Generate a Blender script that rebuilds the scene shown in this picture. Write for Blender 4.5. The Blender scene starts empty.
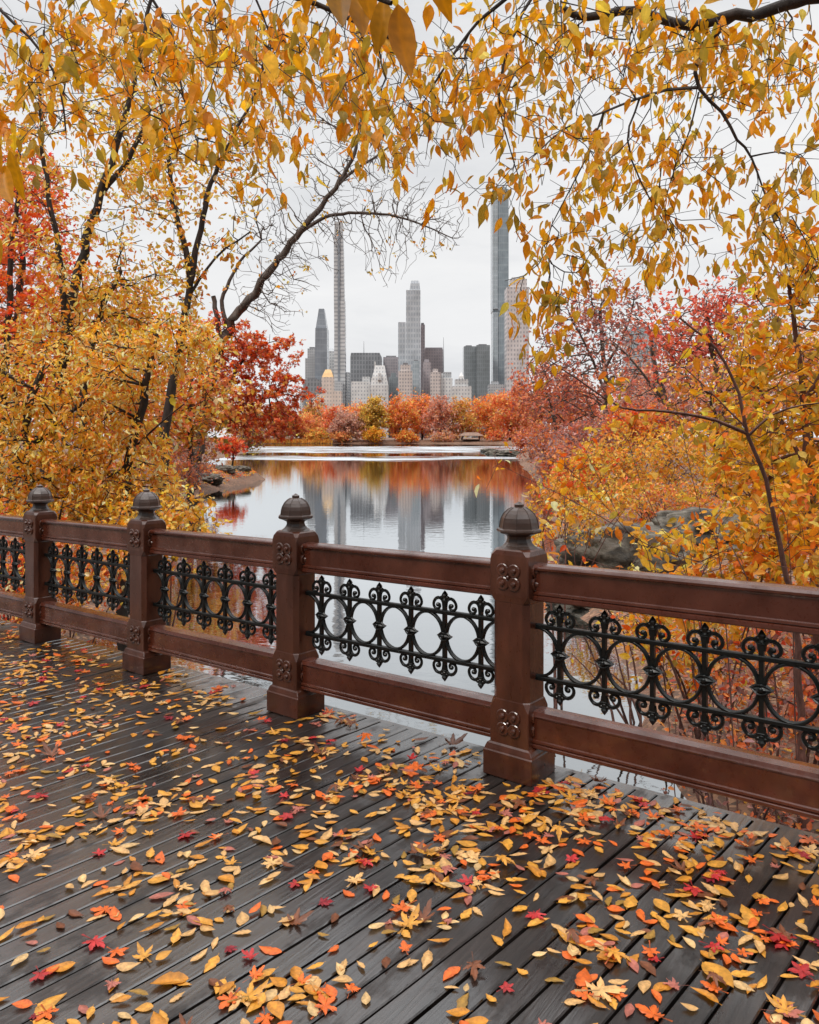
import bpy, math, random
import numpy as np
from mathutils import Vector, noise as mnoise

SC = bpy.context.scene
COL = SC.collection
rng = np.random.default_rng(7)
random.seed(7)

# ------------------------------------------------------------------ camera geometry
F, CX, HY, HC = 800.0, 409.5, 437.0, 1.6      # focal length in pixels, centre, horizon row, eye height
ZW = -1.6                                      # water level


def at(px, py, Y):
    return np.array([(px - CX) / F * Y, Y, HC - (py - HY) / F * Y])


def lin(c):
    c = np.asarray(c, float) / 255.0
    return np.where(c <= 0.04045, c / 12.92, ((c + 0.055) / 1.055) ** 2.4)


# ------------------------------------------------------------------ mesh helpers
def build_mesh(name, verts, faces, mat=None, parent=None, cols=None, smooth=False, loc=None):
    """faces: list of int arrays (M,k).  verts are world coords; stored relative to parent / loc."""
    verts = np.asarray(verts, dtype=np.float64).reshape(-1, 3)
    off = np.zeros(3)
    if parent is not None:
        off = np.array(parent['_w']) if '_w' in parent else np.zeros(3)
    if loc is not None:
        off = np.array(loc, float)
    v = (verts - off).astype(np.float32)
    me = bpy.data.meshes.new(name)
    if isinstance(faces, np.ndarray):
        faces = [faces]
    faces = [np.asarray(f, dtype=np.int32) for f in faces if len(f)]
    tot = np.concatenate([np.full(len(f), f.shape[1], np.int32) for f in faces])
    idx = np.concatenate([f.ravel() for f in faces])
    start = np.concatenate([[0], np.cumsum(tot)[:-1]]).astype(np.int32)
    me.vertices.add(len(v)); me.vertices.foreach_set('co', v.ravel())
    me.loops.add(len(idx)); me.loops.foreach_set('vertex_index', idx)
    me.polygons.add(len(tot)); me.polygons.foreach_set('loop_start', start)
    me.polygons.foreach_set('use_smooth', np.full(len(tot), bool(smooth)))
    me.update(calc_edges=True)
    if cols is not None:
        a = me.color_attributes.new('leaf_col', 'FLOAT_COLOR', 'POINT')
        c = np.ones((len(v), 4), np.float32); c[:, :3] = cols
        a.data.foreach_set('color', c.ravel())
    if mat is not None:
        me.materials.append(mat)
    ob = bpy.data.objects.new(name, me)
    COL.objects.link(ob)
    if parent is not None:
        ob.parent = parent
        if '_w' in parent: ob['_w'] = [float(a) for a in off]
    elif loc is not None:
        ob.location = loc
    return ob


def thing(name, label, cat, loc=(0, 0, 0), group=None):
    o = bpy.data.objects.new(name, None)
    o.empty_display_size = 0.2
    COL.objects.link(o)
    o.location = loc
    o['_w'] = [float(a) for a in loc]
    o['label'] = label; o['category'] = cat
    if group: o['group'] = group
    return o


def tag(o, label, cat, group=None, kind=None):
    o['label'] = label; o['category'] = cat
    if group: o['group'] = group
    if kind: o['kind'] = kind
    return o


class MB:
    """collects shapes into one mesh"""
    def __init__(s):
        s.v = []; s.f = {}; s.n = 0

    def add(s, verts, faces):
        verts = np.asarray(verts, float).reshape(-1, 3)
        for f in faces:
            s.f.setdefault(len(f), []).append([i + s.n for i in f])
        s.v.append(verts); s.n += len(verts)

    def addarr(s, verts, farr):
        s.f.setdefault(farr.shape[1], []).extend((farr + s.n).tolist())
        s.v.append(verts); s.n += len(verts)

    def box(s, x0, x1, y0, y1, z0, z1, fr=None, bev=0.0):
        if bev <= 0:
            P = np.array([[x, y, z] for z in (z0, z1) for y in (y0, y1) for x in (x0, x1)], float)
            Fc = [(0, 2, 3, 1), (4, 5, 7, 6), (0, 1, 5, 4), (2, 6, 7, 3), (0, 4, 6, 2), (1, 3, 7, 5)]
            s.add(fr(P) if fr else P, Fc)
            return
        b = bev
        prof = [(b, 0), (0, b)]
        rings = []
        for (ins, z) in ((b, z0), (0, z0 + b), (0, z1 - b), (b, z1)):
            rings.append([(x0 + ins, y0 + ins, z), (x1 - ins, y0 + ins, z), (x1 - ins, y1 - ins, z), (x0 + ins, y1 - ins, z)])
        P = np.array(sum(rings, []), float)
        Fc = [(3, 2, 1, 0)]
        for k in range(3):
            for i in range(4):
                a = k * 4 + i; c = k * 4 + (i + 1) % 4
                Fc.append((a, c, c + 4, a + 4))
        Fc.append((12, 13, 14, 15))
        s.add(fr(P) if fr else P, Fc)

    def loft(s, rings, fr=None, cap=True):
        n = len(rings[0])
        P = np.array([p for r in rings for p in r], float)
        Fc = []
        for k in range(len(rings) - 1):
            for i in range(n):
                a = k * n + i; c = k * n + (i + 1) % n
                Fc.append((a, c, c + n, a + n))
        if cap:
            Fc.append(tuple(range(n - 1, -1, -1)))
            Fc.append(tuple(range((len(rings) - 1) * n, len(rings) * n)))
        s.add(fr(P) if fr else P, Fc)

    def tube(s, pts, r, sides=6, fr=None, closed=False):
        pts = np.asarray(pts, float)
        r = np.broadcast_to(np.asarray(r, float), (len(pts),))
        P, Fa = tube_arrays(pts, r, sides, closed)
        s.addarr(fr(P) if fr else P, Fa)

    def ball(s, c, r, fr=None, seg=8, rings=5):
        rr = np.broadcast_to(np.asarray(r, float), (3,))
        rg = []
        for k in range(rings + 1):
            th = -math.pi / 2 + math.pi * k / rings
            cr = max(math.cos(th), 0.02)
            rg.append([(c[0] + rr[0] * cr * math.cos(2 * math.pi * i / seg), c[1] + rr[1] * cr * math.sin(2 * math.pi * i / seg),
                        c[2] + rr[2] * math.sin(th)) for i in range(seg)])
        s.loft(rg, fr)

    def build(s, name, mat, parent=None, smooth=False, loc=None, cols=None):
        return build_mesh(name, np.concatenate(s.v), [np.array(f) for f in s.f.values()], mat, parent, cols, smooth, loc)


def tube_arrays(pts, r, sides, closed=False):
    n = len(pts)
    if closed:
        t = np.roll(pts, -1, 0) - np.roll(pts, 1, 0)
    else:
        t = np.gradient(pts, axis=0)
    t /= np.maximum(np.linalg.norm(t, axis=1, keepdims=True), 1e-9)
    ref = np.array([0.31, 0.17, 0.93]) if abs(t[0, 2]) < 0.8 else np.array([0.93, 0.31, 0.17])
    a = np.cross(t, ref); a /= np.maximum(np.linalg.norm(a, axis=1, keepdims=True), 1e-9)
    b = np.cross(t, a)
    ang = np.arange(sides) * 2 * math.pi / sides
    P = pts[:, None, :] + r[:, None, None] * (np.cos(ang)[None, :, None] * a[:, None, :] + np.sin(ang)[None, :, None] * b[:, None, :])
    i = np.arange(n if closed else n - 1)[:, None]; j = np.arange(sides)[None, :]
    i2 = (i + 1) % n; j2 = (j + 1) % sides
    Fa = np.stack([i * sides + j, i * sides + j2, i2 * sides + j2, i2 * sides + j], -1).reshape(-1, 4)
    return P.reshape(-1, 3), Fa


# ------------------------------------------------------------------ materials
def newmat(name):
    m = bpy.data.materials.new(name); m.use_nodes = True
    nt = m.node_tree; nt.nodes.clear()
    out = nt.nodes.new('ShaderNodeOutputMaterial')
    return m, nt, out


def N(nt, t, **kw):
    n = nt.nodes.new('ShaderNode' + t)
    for k, v in kw.items():
        if k in n.inputs: n.inputs[k].default_value = v
        else: setattr(n, k, v)
    return n


def noise_node(nt, vec, scale, detail=4, rough=0.55, dist=0.0):
    n = N(nt, 'TexNoise'); n.inputs['Scale'].default_value = scale; n.inputs['Detail'].default_value = detail
    n.inputs['Roughness'].default_value = rough; n.inputs['Distortion'].default_value = dist
    if vec is not None: nt.links.new(vec, n.inputs['Vector'])
    return n


def ramp(nt, fac, stops):
    r = N(nt, 'ValToRGB'); e = r.color_ramp.elements
    while len(e) > 1: e.remove(e[-1])
    e[0].position = stops[0][0]; e[0].color = (*stops[0][1], 1) if len(stops[0][1]) == 3 else stops[0][1]
    for p, c in stops[1:]:
        x = e.new(p); x.color = (*c, 1) if len(c) == 3 else c
    nt.links.new(fac, r.inputs['Fac'])
    return r


def g(v): return (v, v, v)


def paint_mat(name, col, rough=0.4, var=0.35, scale=6, bump=0.15, spec=0.5, metallic=0.0, grain=(1, 1, 1), coat=0.0):
    m, nt, out = newmat(name)
    tc = N(nt, 'TexCoord'); mp = N(nt, 'Mapping'); mp.inputs['Scale'].default_value = grain
    nt.links.new(tc.outputs['Object'], mp.inputs['Vector'])
    n1 = noise_node(nt, mp.outputs[0], scale, 6, 0.6)
    n2 = noise_node(nt, mp.outputs[0], scale * 9, 4, 0.6)
    c = np.array(col)
    r = ramp(nt, n1.outputs['Fac'], [(0.3, tuple(c * (1 - var))), (0.55, tuple(c)), (0.75, tuple(np.minimum(c * (1 + var), 1)))])
    bs = N(nt, 'BsdfPrincipled'); bs.inputs['Metallic'].default_value = metallic
    bs.inputs['Specular IOR Level'].default_value = spec
    nt.links.new(r.outputs[0], bs.inputs['Base Color'])
    rr = ramp(nt, n2.outputs['Fac'], [(0.3, g(rough * 0.75)), (0.7, g(min(1, rough * 1.35)))])
    nt.links.new(rr.outputs[0], bs.inputs['Roughness'])
    if coat > 0:
        cwr = ramp(nt, n1.outputs['Fac'], [(.36, g(coat * .35)), (.58, g(coat))])
        nt.links.new(cwr.outputs[0], bs.inputs['Coat Weight']); bs.inputs['Coat IOR'].default_value = 1.65
        crr = ramp(nt, n2.outputs['Fac'], [(.3, g(.06)), (.7, g(.2))]); nt.links.new(crr.outputs[0], bs.inputs['Coat Roughness'])
    b = N(nt, 'Bump'); b.inputs['Strength'].default_value = bump; b.inputs['Distance'].default_value = 0.01
    nt.links.new(n2.outputs['Fac'], b.inputs['Height']); nt.links.new(b.outputs[0], bs.inputs['Normal'])
    nt.links.new(bs.outputs[0], out.inputs[0])
    return m


def leaf_mat(name, transl=0.45, rough=0.5, vein=0.0, spec=0.3, nscale=30.0, shade=0.25, sat=1.02):
    m, nt, out = newmat(name)
    at_ = N(nt, 'Attribute'); at_.attribute_name = 'leaf_col'
    geo = N(nt, 'TexCoord')
    n1 = noise_node(nt, geo.outputs['Object'], nscale, 3, 0.6)
    r = ramp(nt, n1.outputs['Fac'], [(0.3, g(1 - shade)), (0.65, g(1.0 + shade * 0.3))])
    mul = N(nt, 'MixRGB', blend_type='MULTIPLY'); mul.inputs[0].default_value = 1
    nt.links.new(at_.outputs['Color'], mul.inputs[1]); nt.links.new(r.outputs[0], mul.inputs[2])
    bs = N(nt, 'BsdfPrincipled'); bs.inputs['Roughness'].default_value = rough
    bs.inputs['Specular IOR Level'].default_value = spec
    nt.links.new(mul.outputs[0], bs.inputs['Base Color'])
    hs = N(nt, 'HueSaturation'); hs.inputs['Saturation'].default_value = sat
    hs.inputs['Value'].default_value = 1.1
    nt.links.new(mul.outputs[0], hs.inputs['Color'])
    tr = N(nt, 'BsdfTranslucent'); nt.links.new(hs.outputs[0], tr.inputs['Color'])
    mx = N(nt, 'MixShader'); mx.inputs[0].default_value = transl
    nt.links.new(bs.outputs[0], mx.inputs[1]); nt.links.new(tr.outputs[0], mx.inputs[2])
    nt.links.new(mx.outputs[0], out.inputs[0])
    return m


def bark_mat(name, dark, light, scale=8.0):
    m, nt, out = newmat(name)
    tc = N(nt, 'TexCoord'); mp = N(nt, 'Mapping'); mp.inputs['Scale'].default_value = (1, 1, 0.3)
    nt.links.new(tc.outputs['Object'], mp.inputs['Vector'])
    n1 = noise_node(nt, mp.outputs[0], scale, 8, 0.7, 0.6)
    r = ramp(nt, n1.outputs['Fac'], [(0.35, dark), (0.65, light)])
    bs = N(nt, 'BsdfPrincipled'); bs.inputs['Roughness'].default_value = 0.8
    nt.links.new(r.outputs[0], bs.inputs['Base Color'])
    b = N(nt, 'Bump'); b.inputs['Strength'].default_value = 0.8; b.inputs['Distance'].default_value = 0.03
    nt.links.new(n1.outputs['Fac'], b.inputs['Height']); nt.links.new(b.outputs[0], bs.inputs['Normal'])
    nt.links.new(bs.outputs[0], out.inputs[0])
    return m


M_RAIL = paint_mat('brown_railing_paint', (0.074, 0.0165, 0.0075), 0.30, 0.40, 5.0, 0.04, spec=.35, coat=.8)
M_POST = paint_mat('brown_post_paint', (0.068, 0.0195, 0.0095), 0.34, 0.45, 6.0, 0.08, spec=.4, grain=(1.6, 1.6, .5), coat=.5)
M_CAP = paint_mat('cap_paint', (0.050, 0.028, 0.021), 0.36, 0.4, 7.0, 0.10, coat=.25)
M_IRON = paint_mat('black_iron_paint', (0.0035, 0.005, 0.005), 0.34, 0.4, 8.0, 0.10, spec=0.32)
M_LEAF = leaf_mat('foliage_leaf', 0.45, 0.36, nscale=3.0, shade=0.3, spec=0.55)
M_LEAFN = leaf_mat('near_leaf', 0.55, 0.42, nscale=40.0, shade=0.18)
M_FALL = leaf_mat('fallen_leaf_surface', 0.2, 0.42, nscale=70.0, shade=0.3, spec=0.45, sat=1.05)
M_FALLO = leaf_mat('single_fallen_leaf_surface', 0.2, 0.40, nscale=4.5, shade=0.42, spec=0.5, sat=1.05)
M_FAR = leaf_mat('far_foliage', 0.35, 0.7, nscale=0.5, shade=0.35)
M_BARK = bark_mat('dark_bark', (0.012, 0.008, 0.006), (0.05, 0.034, 0.026), 9)
M_BARKG = bark_mat('grey_bark', (0.04, 0.028, 0.022), (0.13, 0.095, 0.075), 7)
M_TWIG = bark_mat('reddish_twig_bark', (0.06, 0.022, 0.016), (0.17, 0.075, 0.055), 20)

# palettes (sRGB of the leaves)
YEL = [(245, 164, 54), (240, 146, 44), (248, 184, 96), (230, 122, 42), (252, 206, 148), (244, 154, 48), (247, 174, 64)]  # the peach tone puts pale highlights into the leaf colour
GOLD = [(226, 158, 44), (214, 144, 38), (234, 176, 72), (198, 128, 34), (176, 138, 46), (236, 162, 46), (156, 132, 48)]
ORNG = [(238, 120, 36), (226, 94, 34), (244, 148, 60), (210, 84, 34)]
RED = [(200, 88, 56), (182, 72, 50), (216, 108, 64), (164, 64, 50), (192, 80, 52)]
REDO = [(226, 84, 44), (238, 104, 54), (206, 62, 40), (240, 130, 60)]
PINK = [(196, 108, 82), (174, 92, 76), (208, 120, 84), (156, 98, 86)]
SCAR = [(236, 102, 78), (242, 126, 90), (226, 86, 68)]
YGRN = [(210, 152, 44), (226, 156, 44), (164, 136, 46), (234, 168, 60), (196, 124, 40), (210, 116, 46), (148, 124, 46)]
MAUVE = [(150, 112, 106), (168, 120, 108), (134, 104, 104), (176, 132, 112)]
OLIVE = [(188, 142, 52), (150, 124, 56), (206, 150, 50), (132, 112, 56)]
RUST = [(212, 122, 66), (198, 104, 60), (226, 140, 78), (184, 102, 70)]


GAIN = 1.34


def pick(pal, n, jit=0.11, r=None):
    r = r or rng
    L = np.array([lin(c) for c in pal])
    c = L[r.integers(0, len(L), n)] * GAIN
    c = c * (1 + r.normal(0, jit, (n, 1))) * (1 + r.normal(0, .025, (n, 3)))
    return np.clip(c, 0.003, 0.9)


# ------------------------------------------------------------------ leaves
def tpl(kind):
    if kind == 'small':
        V = [(0, 0, 0), (0.45, 0.5, 0.12), (1, 0, -0.06), (0.45, -0.5, 0.12)]
        Fc = [np.array([(0, 2, 1), (0, 3, 2)])]
    elif kind == 'oval':
        V = [(0, 0, 0), (0.5, 0, -0.02), (1, 0, -0.14), (0.22, 0.40, 0.06), (0.58, 0.42, 0.05), (0.82, .2, -0.05),
             (0.22, -0.40, 0.06), (0.58, -0.42, 0.05), (0.82, -.2, -0.05)]
        Fc = [np.array([(0, 1, 3), (0, 6, 1), (2, 5, 1), (1, 8, 2)]), np.array([(1, 5, 4, 3)]), np.array([(1, 6, 7, 8)])]
    elif kind == 'ovate':
        V = []
        for s_, w_, z_ in ((0, .02, 0), (.14, .30, .02), (.32, .47, .03), (.52, .44, .01), (.72, .27, -.05), (.88, .10, -.10), (1, .012, -.15)):
            for q in (-1, 0, 1): V.append((s_, q * w_, z_ + abs(q) * .07))
        Fc = [np.array([(i * 3 + j, (i + 1) * 3 + j, (i + 1) * 3 + j + 1, i * 3 + j + 1) for i in range(6) for j in range(2)])]
    elif kind == 'maple':
        tips = [(-0.05, 0.45), (0.42, 0.62), (1.0, 0.0), (0.42, -0.62), (-0.05, -0.45)]
        no = [(0.16, 0.2), (0.46, 0.2), (0.46, -0.2), (0.16, -0.2)]
        V = [(0, 0, 0.04)]
        for k in range(5):
            V.append((*tips[k], -0.08))
            if k < 4: V.append((*no[k], 0.05))
        Fc = [np.array([(0, i + 1, i) for i in range(1, 9)])]
    return np.array(V, float), Fc


def leaf_mesh(name, pos, dirs, ups, size, aspect, cols, kind, mat, parent=None, loc=None):
    V, Fc = tpl(kind)
    n = len(pos)
    x = dirs / np.maximum(np.linalg.norm(dirs, axis=1, keepdims=True), 1e-9)
    z = ups - (ups * x).sum(1, keepdims=True) * x
    z /= np.maximum(np.linalg.norm(z, axis=1, keepdims=True), 1e-9)
    y = np.cross(z, x)
    size = np.asarray(size, float).reshape(-1, 1, 1)
    aspect = np.broadcast_to(np.asarray(aspect, float), (n,)).reshape(-1, 1, 1)
    P = pos[:, None, :] + size * (V[None, :, 0:1] * x[:, None] + aspect * V[None, :, 1:2] * y[:, None] + V[None, :, 2:3] * z[:, None])
    k = len(V)
    faces = [(f[None] + (np.arange(n) * k)[:, None, None]).reshape(-1, f.shape[1]) for f in Fc]
    c = np.repeat(cols, k, axis=0).reshape(n, k, 3)
    c = c * (1 - 0.22 * V[None, :, 0:1] * rng.random((n, 1, 1))) * (1.10 - .32 * np.abs(V[None, :, 1:2]))
    return build_mesh(name, P.reshape(-1, 3), faces, mat, parent, c.reshape(-1, 3), False, loc)


def rand_dirs(n, droop=0.3, flat=1.0):
    d = rng.normal(0, 1, (n, 3)); d[:, 2] *= flat
    d /= np.linalg.norm(d, axis=1, keepdims=True)
    d[:, 2] -= droop
    return d / np.linalg.norm(d, axis=1, keepdims=True)


# ------------------------------------------------------------------ trees
def smooth_path(pts, step):
    pts = np.asarray(pts, float)
    P = np.vstack([2 * pts[0] - pts[1], pts, 2 * pts[-1] - pts[-2]])
    out = []
    for i in range(1, len(P) - 2):
        d = np.linalg.norm(P[i + 1] - P[i]); n = max(2, int(d / step))
        for t in np.linspace(0, 1, n, endpoint=False):
            a, b, c, e = P[i - 1], P[i], P[i + 1], P[i + 2]
            out.append(0.5 * (2 * b + (c - a) * t + (2 * a - 5 * b + 4 * c - e) * t * t + (3 * b - a - 3 * c + e) * t ** 3))
    out.append(pts[-1])
    return np.array(out)


def grow(paths, attr, step=0.3, wob=0.08, tip=0.006, power=0.5, maxr=None, sag=0.0, rel=0.35, bf=0.45):
    """paths: list of (points, r0, r1).  attr: points the twigs reach for."""
    cap = len(paths) * 400 + len(attr) * 60
    PL = np.zeros(cap)
    P = np.zeros((cap, 3)); D = np.zeros((cap, 3)); R = np.zeros(cap); par = np.full(cap, -1, int)
    n = 0
    lines = []
    for k, (pts, r0, r1) in enumerate(paths):
        sp = smooth_path(pts, step)
        m = len(sp)
        w = rng.normal(0, 1, (m, 3)) * np.linspace(r0, r1, m)[:, None] * 0.25
        w[0] = 0
        sp = sp + w
        d = np.gradient(sp, axis=0); d /= np.maximum(np.linalg.norm(d, axis=1, keepdims=True), 1e-9)
        P[n:n + m] = sp; D[n:n + m] = d; R[n:n + m] = np.linspace(r0, r1, m)
        par[n:n + m] = np.arange(n - 1, n + m - 1)
        if k == 0: par[n] = -1
        else: par[n] = int(np.argmin(((P[:n] - sp[0]) ** 2).sum(1)))
        seg_ = np.concatenate([[0], np.cumsum(np.linalg.norm(np.diff(sp, axis=0), axis=1))])
        PL[n:n + m] = seg_ * .25 + (0 if k == 0 else PL[par[n]])
        lines.append((np.arange(n, n + m), True))
        n += m
    n0 = n
    attr = np.asarray(attr, float).reshape(-1, 3)
    if len(attr):
        dist = np.min(((attr[:, None, :] - P[None, :n0:2]) ** 2).sum(2), axis=1)
        order = np.argsort(dist)
        for a in attr[order]:
            dd = np.sqrt(((P[:n] - a) ** 2).sum(1))
            j = int(np.argmin(dd + bf * PL[:n])); d = float(dd[j])
            m = max(1, min(40, int(d / step)))
            t = np.linspace(0, 1, m + 1)[1:, None]
            c = P[j] + D[j] * d * rel + np.array([0, 0, d * 0.12])
            q = (1 - t) ** 2 * P[j] + 2 * t * (1 - t) * c + t ** 2 * a
            q = q + rng.normal(0, wob, (m, 3)) * min(d, step)
            q[:, 2] -= sag * np.sin(t[:, 0] * math.pi / 2) * d * 0.2
            P[n:n + m] = q
            full = np.vstack([P[j], q]); dv = full[1:] - full[:-1]
            D[n:n + m] = dv / np.maximum(np.linalg.norm(dv, axis=1, keepdims=True), 1e-9)
            par[n] = j; par[n + 1:n + m] = np.arange(n, n + m - 1)
            PL[n:n + m] = PL[j] + np.cumsum(np.linalg.norm(dv, axis=1))
            lines.append((np.concatenate([[j], np.arange(n, n + m)]), False))
            n += m
    cnt = np.zeros(n)
    haschild = np.zeros(n, bool); haschild[par[:n][par[:n] >= 0]] = True
    cnt[~haschild] = 1
    for i in range(n - 1, 0, -1):
        if par[i] >= 0: cnt[par[i]] += cnt[i]
    rad = tip * cnt ** power
    if maxr: rad = np.minimum(rad, maxr)
    rad[:n0] = np.where(R[:n0] > 0, R[:n0], rad[:n0])
    polys = []
    for idx, fixed in lines:
        r = rad[idx].copy()
        if not fixed:
            r[0] = min(r[0], r[1] * 1.25) if len(r) > 1 else r[0]
        polys.append((P[idx], r))
    return polys, P[:n], D[:n], rad, n0


def wood(name, polys, mat, parent, sides=6, minsides=3):
    V = []; Fq = []; n = 0
    for pts, r in polys:
        s = sides if r.max() > 0.03 else max(minsides, 4) if r.max() > 0.012 else minsides
        p, f = tube_arrays(pts, r, s)
        V.append(p); Fq.append(f + n); n += len(p)
    return build_mesh(name, np.concatenate(V), np.concatenate(Fq), mat, parent, None, True)


def ell(px, py, rx, ry, Y, dY, n, mode='vol'):
    """points through an ellipsoid whose middle stands at distance Y"""
    u = rng.normal(0, 1, (n, 3)); u /= np.linalg.norm(u, axis=1, keepdims=True)
    u *= rng.random((n, 1)) ** (1 / 3.0) if mode == 'vol' else rng.random((n, 1)) ** 0.22
    c = at(px, py, Y)
    return c + u * np.array([rx / F * Y, dY, ry / F * Y])


def scatter_leaves(nodes, dirs, rad, n, off, size, pal, droop, kind, mat, name, parent, aspect=0.6, maxrad=None,
                   upbias=0.5, clump=1, jit=0.14, alongdir=0.3, hang=0.0, gain=1.0):
    ok = np.arange(len(nodes)) if maxrad is None else np.nonzero(rad <= maxrad)[0]
    k = max(1, n // clump)
    pi = rng.choice(ok, k)
    pi = np.repeat(pi, clump)
    m = len(pi)
    cl = np.repeat(rng.normal(0, 1, (k, 3)) * off, clump, axis=0)
    pos = nodes[pi] + cl + rng.normal(0, off * 0.45, (m, 3))
    pos[:, 2] -= hang * rng.random(m)
    d = rand_dirs(m, droop) + alongdir * dirs[pi]
    up = rng.normal(0, 0.7, (m, 3)); up[:, 2] += upbias
    s = size * rng.lognormal(0, 0.25, m)
    cc = pick(pal, m, jit)
    cb = np.repeat(1 + rng.normal(0, 0.12, (k, 1)), clump, axis=0)
    cc = np.clip(cc * cb * gain, 0.003, 0.9)
    return leaf_mesh(name, pos, d, up, s, aspect, cc, kind, mat, parent)


def make_tree(name, label, cat, paths, attr, leaves, bark=None, step=0.3, tip=0.006, wob=0.1, group=None, maxr=None, power=0.5,
              sag=0.0, rel=0.35, crown_name='crown', trunk_name='trunk'):
    base = paths[0][0][0]
    t = thing(name, label, cat, tuple(base), group)
    polys, P, D, rad, n0 = grow(paths, attr, step, wob, tip, power, maxr, sag, rel)
    wood(trunk_name, polys, bark or M_BARK, t)
    tw = slice(n0, None)
    for i, L in enumerate(leaves):
        if L is None: continue
        if 'pos' in L:
            continue
        nm = L.pop('name', crown_name)
        allnodes = L.pop('all', False)
        if allnodes or len(P[tw]) == 0:
            scatter_leaves(P, D, rad, name=nm, parent=t, **L)
        else:
            scatter_leaves(P[tw], D[tw], rad[tw], name=nm, parent=t, **L)
    return t


# ================================================================== LAKE AND GROUND
LAKE = np.array([(3.6, -40), (2.9, 2.0), (2.5, 6.0), (2.65, 8.6), (3.1, 12), (3.3, 16), (4.2, 22), (6.2, 34), (9, 55), (12.5, 88),
                 (21, 160), (47, 300), (40, 388), (0, 394), (-60, 392), (-80, 330), (-51, 256), (-35, 172), (-26, 100),
                 (-16, 68), (-11.6, 62.5), (-11.2, 58), (-12.2, 46), (-10.2, 36), (-8.2, 26), (-6.3, 18), (-5.0, 14.5), (-5.3, 11),
                 (-7.2, 8), (-9.5, 4), (-11, -40)], float)


def lake_sd(X, Y):
    """signed distance: negative over the water"""
    shp = X.shape
    p = np.stack([X.ravel(), Y.ravel()], 1)
    best = np.full(len(p), 1e18); inside = np.zeros(len(p), bool)
    for i in range(len(LAKE)):
        a = LAKE[i]; b = LAKE[(i + 1) % len(LAKE)]
        ab = b - a
        t = np.clip(((p - a) @ ab) / (ab @ ab), 0, 1)
        d = ((p - a - t[:, None] * ab) ** 2).sum(1)
        best = np.minimum(best, d)
        cond = (a[1] > p[:, 1]) != (b[1] > p[:, 1])
        with np.errstate(divide='ignore', invalid='ignore'):
            xi = (b[0] - a[0]) * (p[:, 1] - a[1]) / (b[1] - a[1]) + a[0]
        inside ^= cond & (p[:, 0] < xi)
    d = np.sqrt(best)
    return np.where(inside, -d, d).reshape(shp)


def bumpy(X, Y):
    return (np.sin(X * 1.7 + 1.3 * np.sin(Y * 0.9)) * np.sin(Y * 1.35 + 1.1 * np.sin(X * 0.7)) * 0.6
            + np.sin(X * 4.1 + Y * 2.7) * 0.25 + np.sin(Y * 5.3 - X * 3.2) * 0.2)


def ground_z(X, Y):
    sd = lake_sd(X, Y)
    sd = sd + bumpy(X * 0.9, Y * 0.9) * np.clip(0.25 + 0.0 * sd, 0, 1) * np.clip(np.hypot(X, Y) / 10, 0.6, 2.0)
    far = np.clip(np.hypot(X, Y) / 60, 0, 1)
    land = 0.10 + 1.7 * (1 - np.exp(-np.maximum(sd, 0) * 0.16)) * (0.55 + 0.45 * far) + bumpy(X, Y) * 0.07 * np.clip(sd, 0, 1)
    z = np.where(sd > 0, land, np.maximum(sd * 0.35, -1.5))
    # the stony spit on the left shore
    ax, ay, bx, by = -16.0, 46.0, -12.0, 60.0
    tt = np.clip(((X - ax) * (bx - ax) + (Y - ay) * (by - ay)) / ((bx - ax) ** 2 + (by - ay) ** 2), 0, 1)
    dsp = np.hypot(X - ax - tt * (bx - ax), Y - ay - tt * (by - ay))
    z = z + np.where(sd > -.5, (.95 - .55 * tt) * np.exp(-(dsp / 1.9) ** 2), 0)
    return ZW + z


def grid_axis(lo, hi, fine, n):
    k = np.linspace(math.asinh(lo / fine), math.asinh(hi / fine), n)
    return np.sinh(k) * fine


gx = grid_axis(-2600, 2600, 6.0, 300); gy = grid_axis(-60, 4000, 9.0, 300)
GX, GY = np.meshgrid(gx, gy)
GZ = ground_z(GX, GY)
nX, nY = len(gx), len(gy)
ii = np.arange(nY - 1)[:, None] * nX + np.arange(nX - 1)[None, :]
gf = np.stack([ii, ii + 1, ii + nX + 1, ii + nX], -1).reshape(-1, 4)

m, nt, out = newmat('leaf_strewn_earth')
tc = N(nt, 'TexCoord')
n1 = noise_node(nt, tc.outputs['Object'], 0.7, 6, 0.65)
vo = N(nt, 'TexVoronoi'); vo.inputs['Scale'].default_value = 14
nt.links.new(tc.outputs['Object'], vo.inputs['Vector'])
hs = N(nt, 'Separate' + 'Color'); nt.links.new(vo.outputs['Color'], hs.inputs[0])
r1 = ramp(nt, hs.outputs[0], [(0.0, tuple(lin((58, 42, 34)))), (0.35, tuple(lin((104, 68, 50)))), (0.6, tuple(lin((132, 84, 58)))), (0.85, tuple(lin((170, 128, 94)))), (1, tuple(lin((96, 54, 44))))])
r2 = ramp(nt, n1.outputs['Fac'], [(0.35, tuple(lin((52, 44, 38)))), (0.6, tuple(lin((122, 98, 80)))), (0.75, tuple(lin((100, 92, 62))))])
mx = N(nt, 'MixRGB'); mx.inputs[0].default_value = 0.5
nt.links.new(r1.outputs[0], mx.inputs[1]); nt.links.new(r2.outputs[0], mx.inputs[2])
bs = N(nt, 'BsdfPrincipled'); bs.inputs['Roughness'].default_value = 0.85
nt.links.new(mx.outputs[0], bs.inputs['Base Color'])
bp = N(nt, 'Bump'); bp.inputs['Strength'].default_value = 0.6; bp.inputs['Distance'].default_value = 0.05
nt.links.new(vo.outputs['Distance'], bp.inputs['Height']); nt.links.new(bp.outputs[0], bs.inputs['Normal'])
nt.links.new(bs.outputs[0], out.inputs[0])
M_EARTH = m
gr = build_mesh('ground', np.stack([GX, GY, GZ], -1).reshape(-1, 3), gf, M_EARTH, smooth=True)
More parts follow.
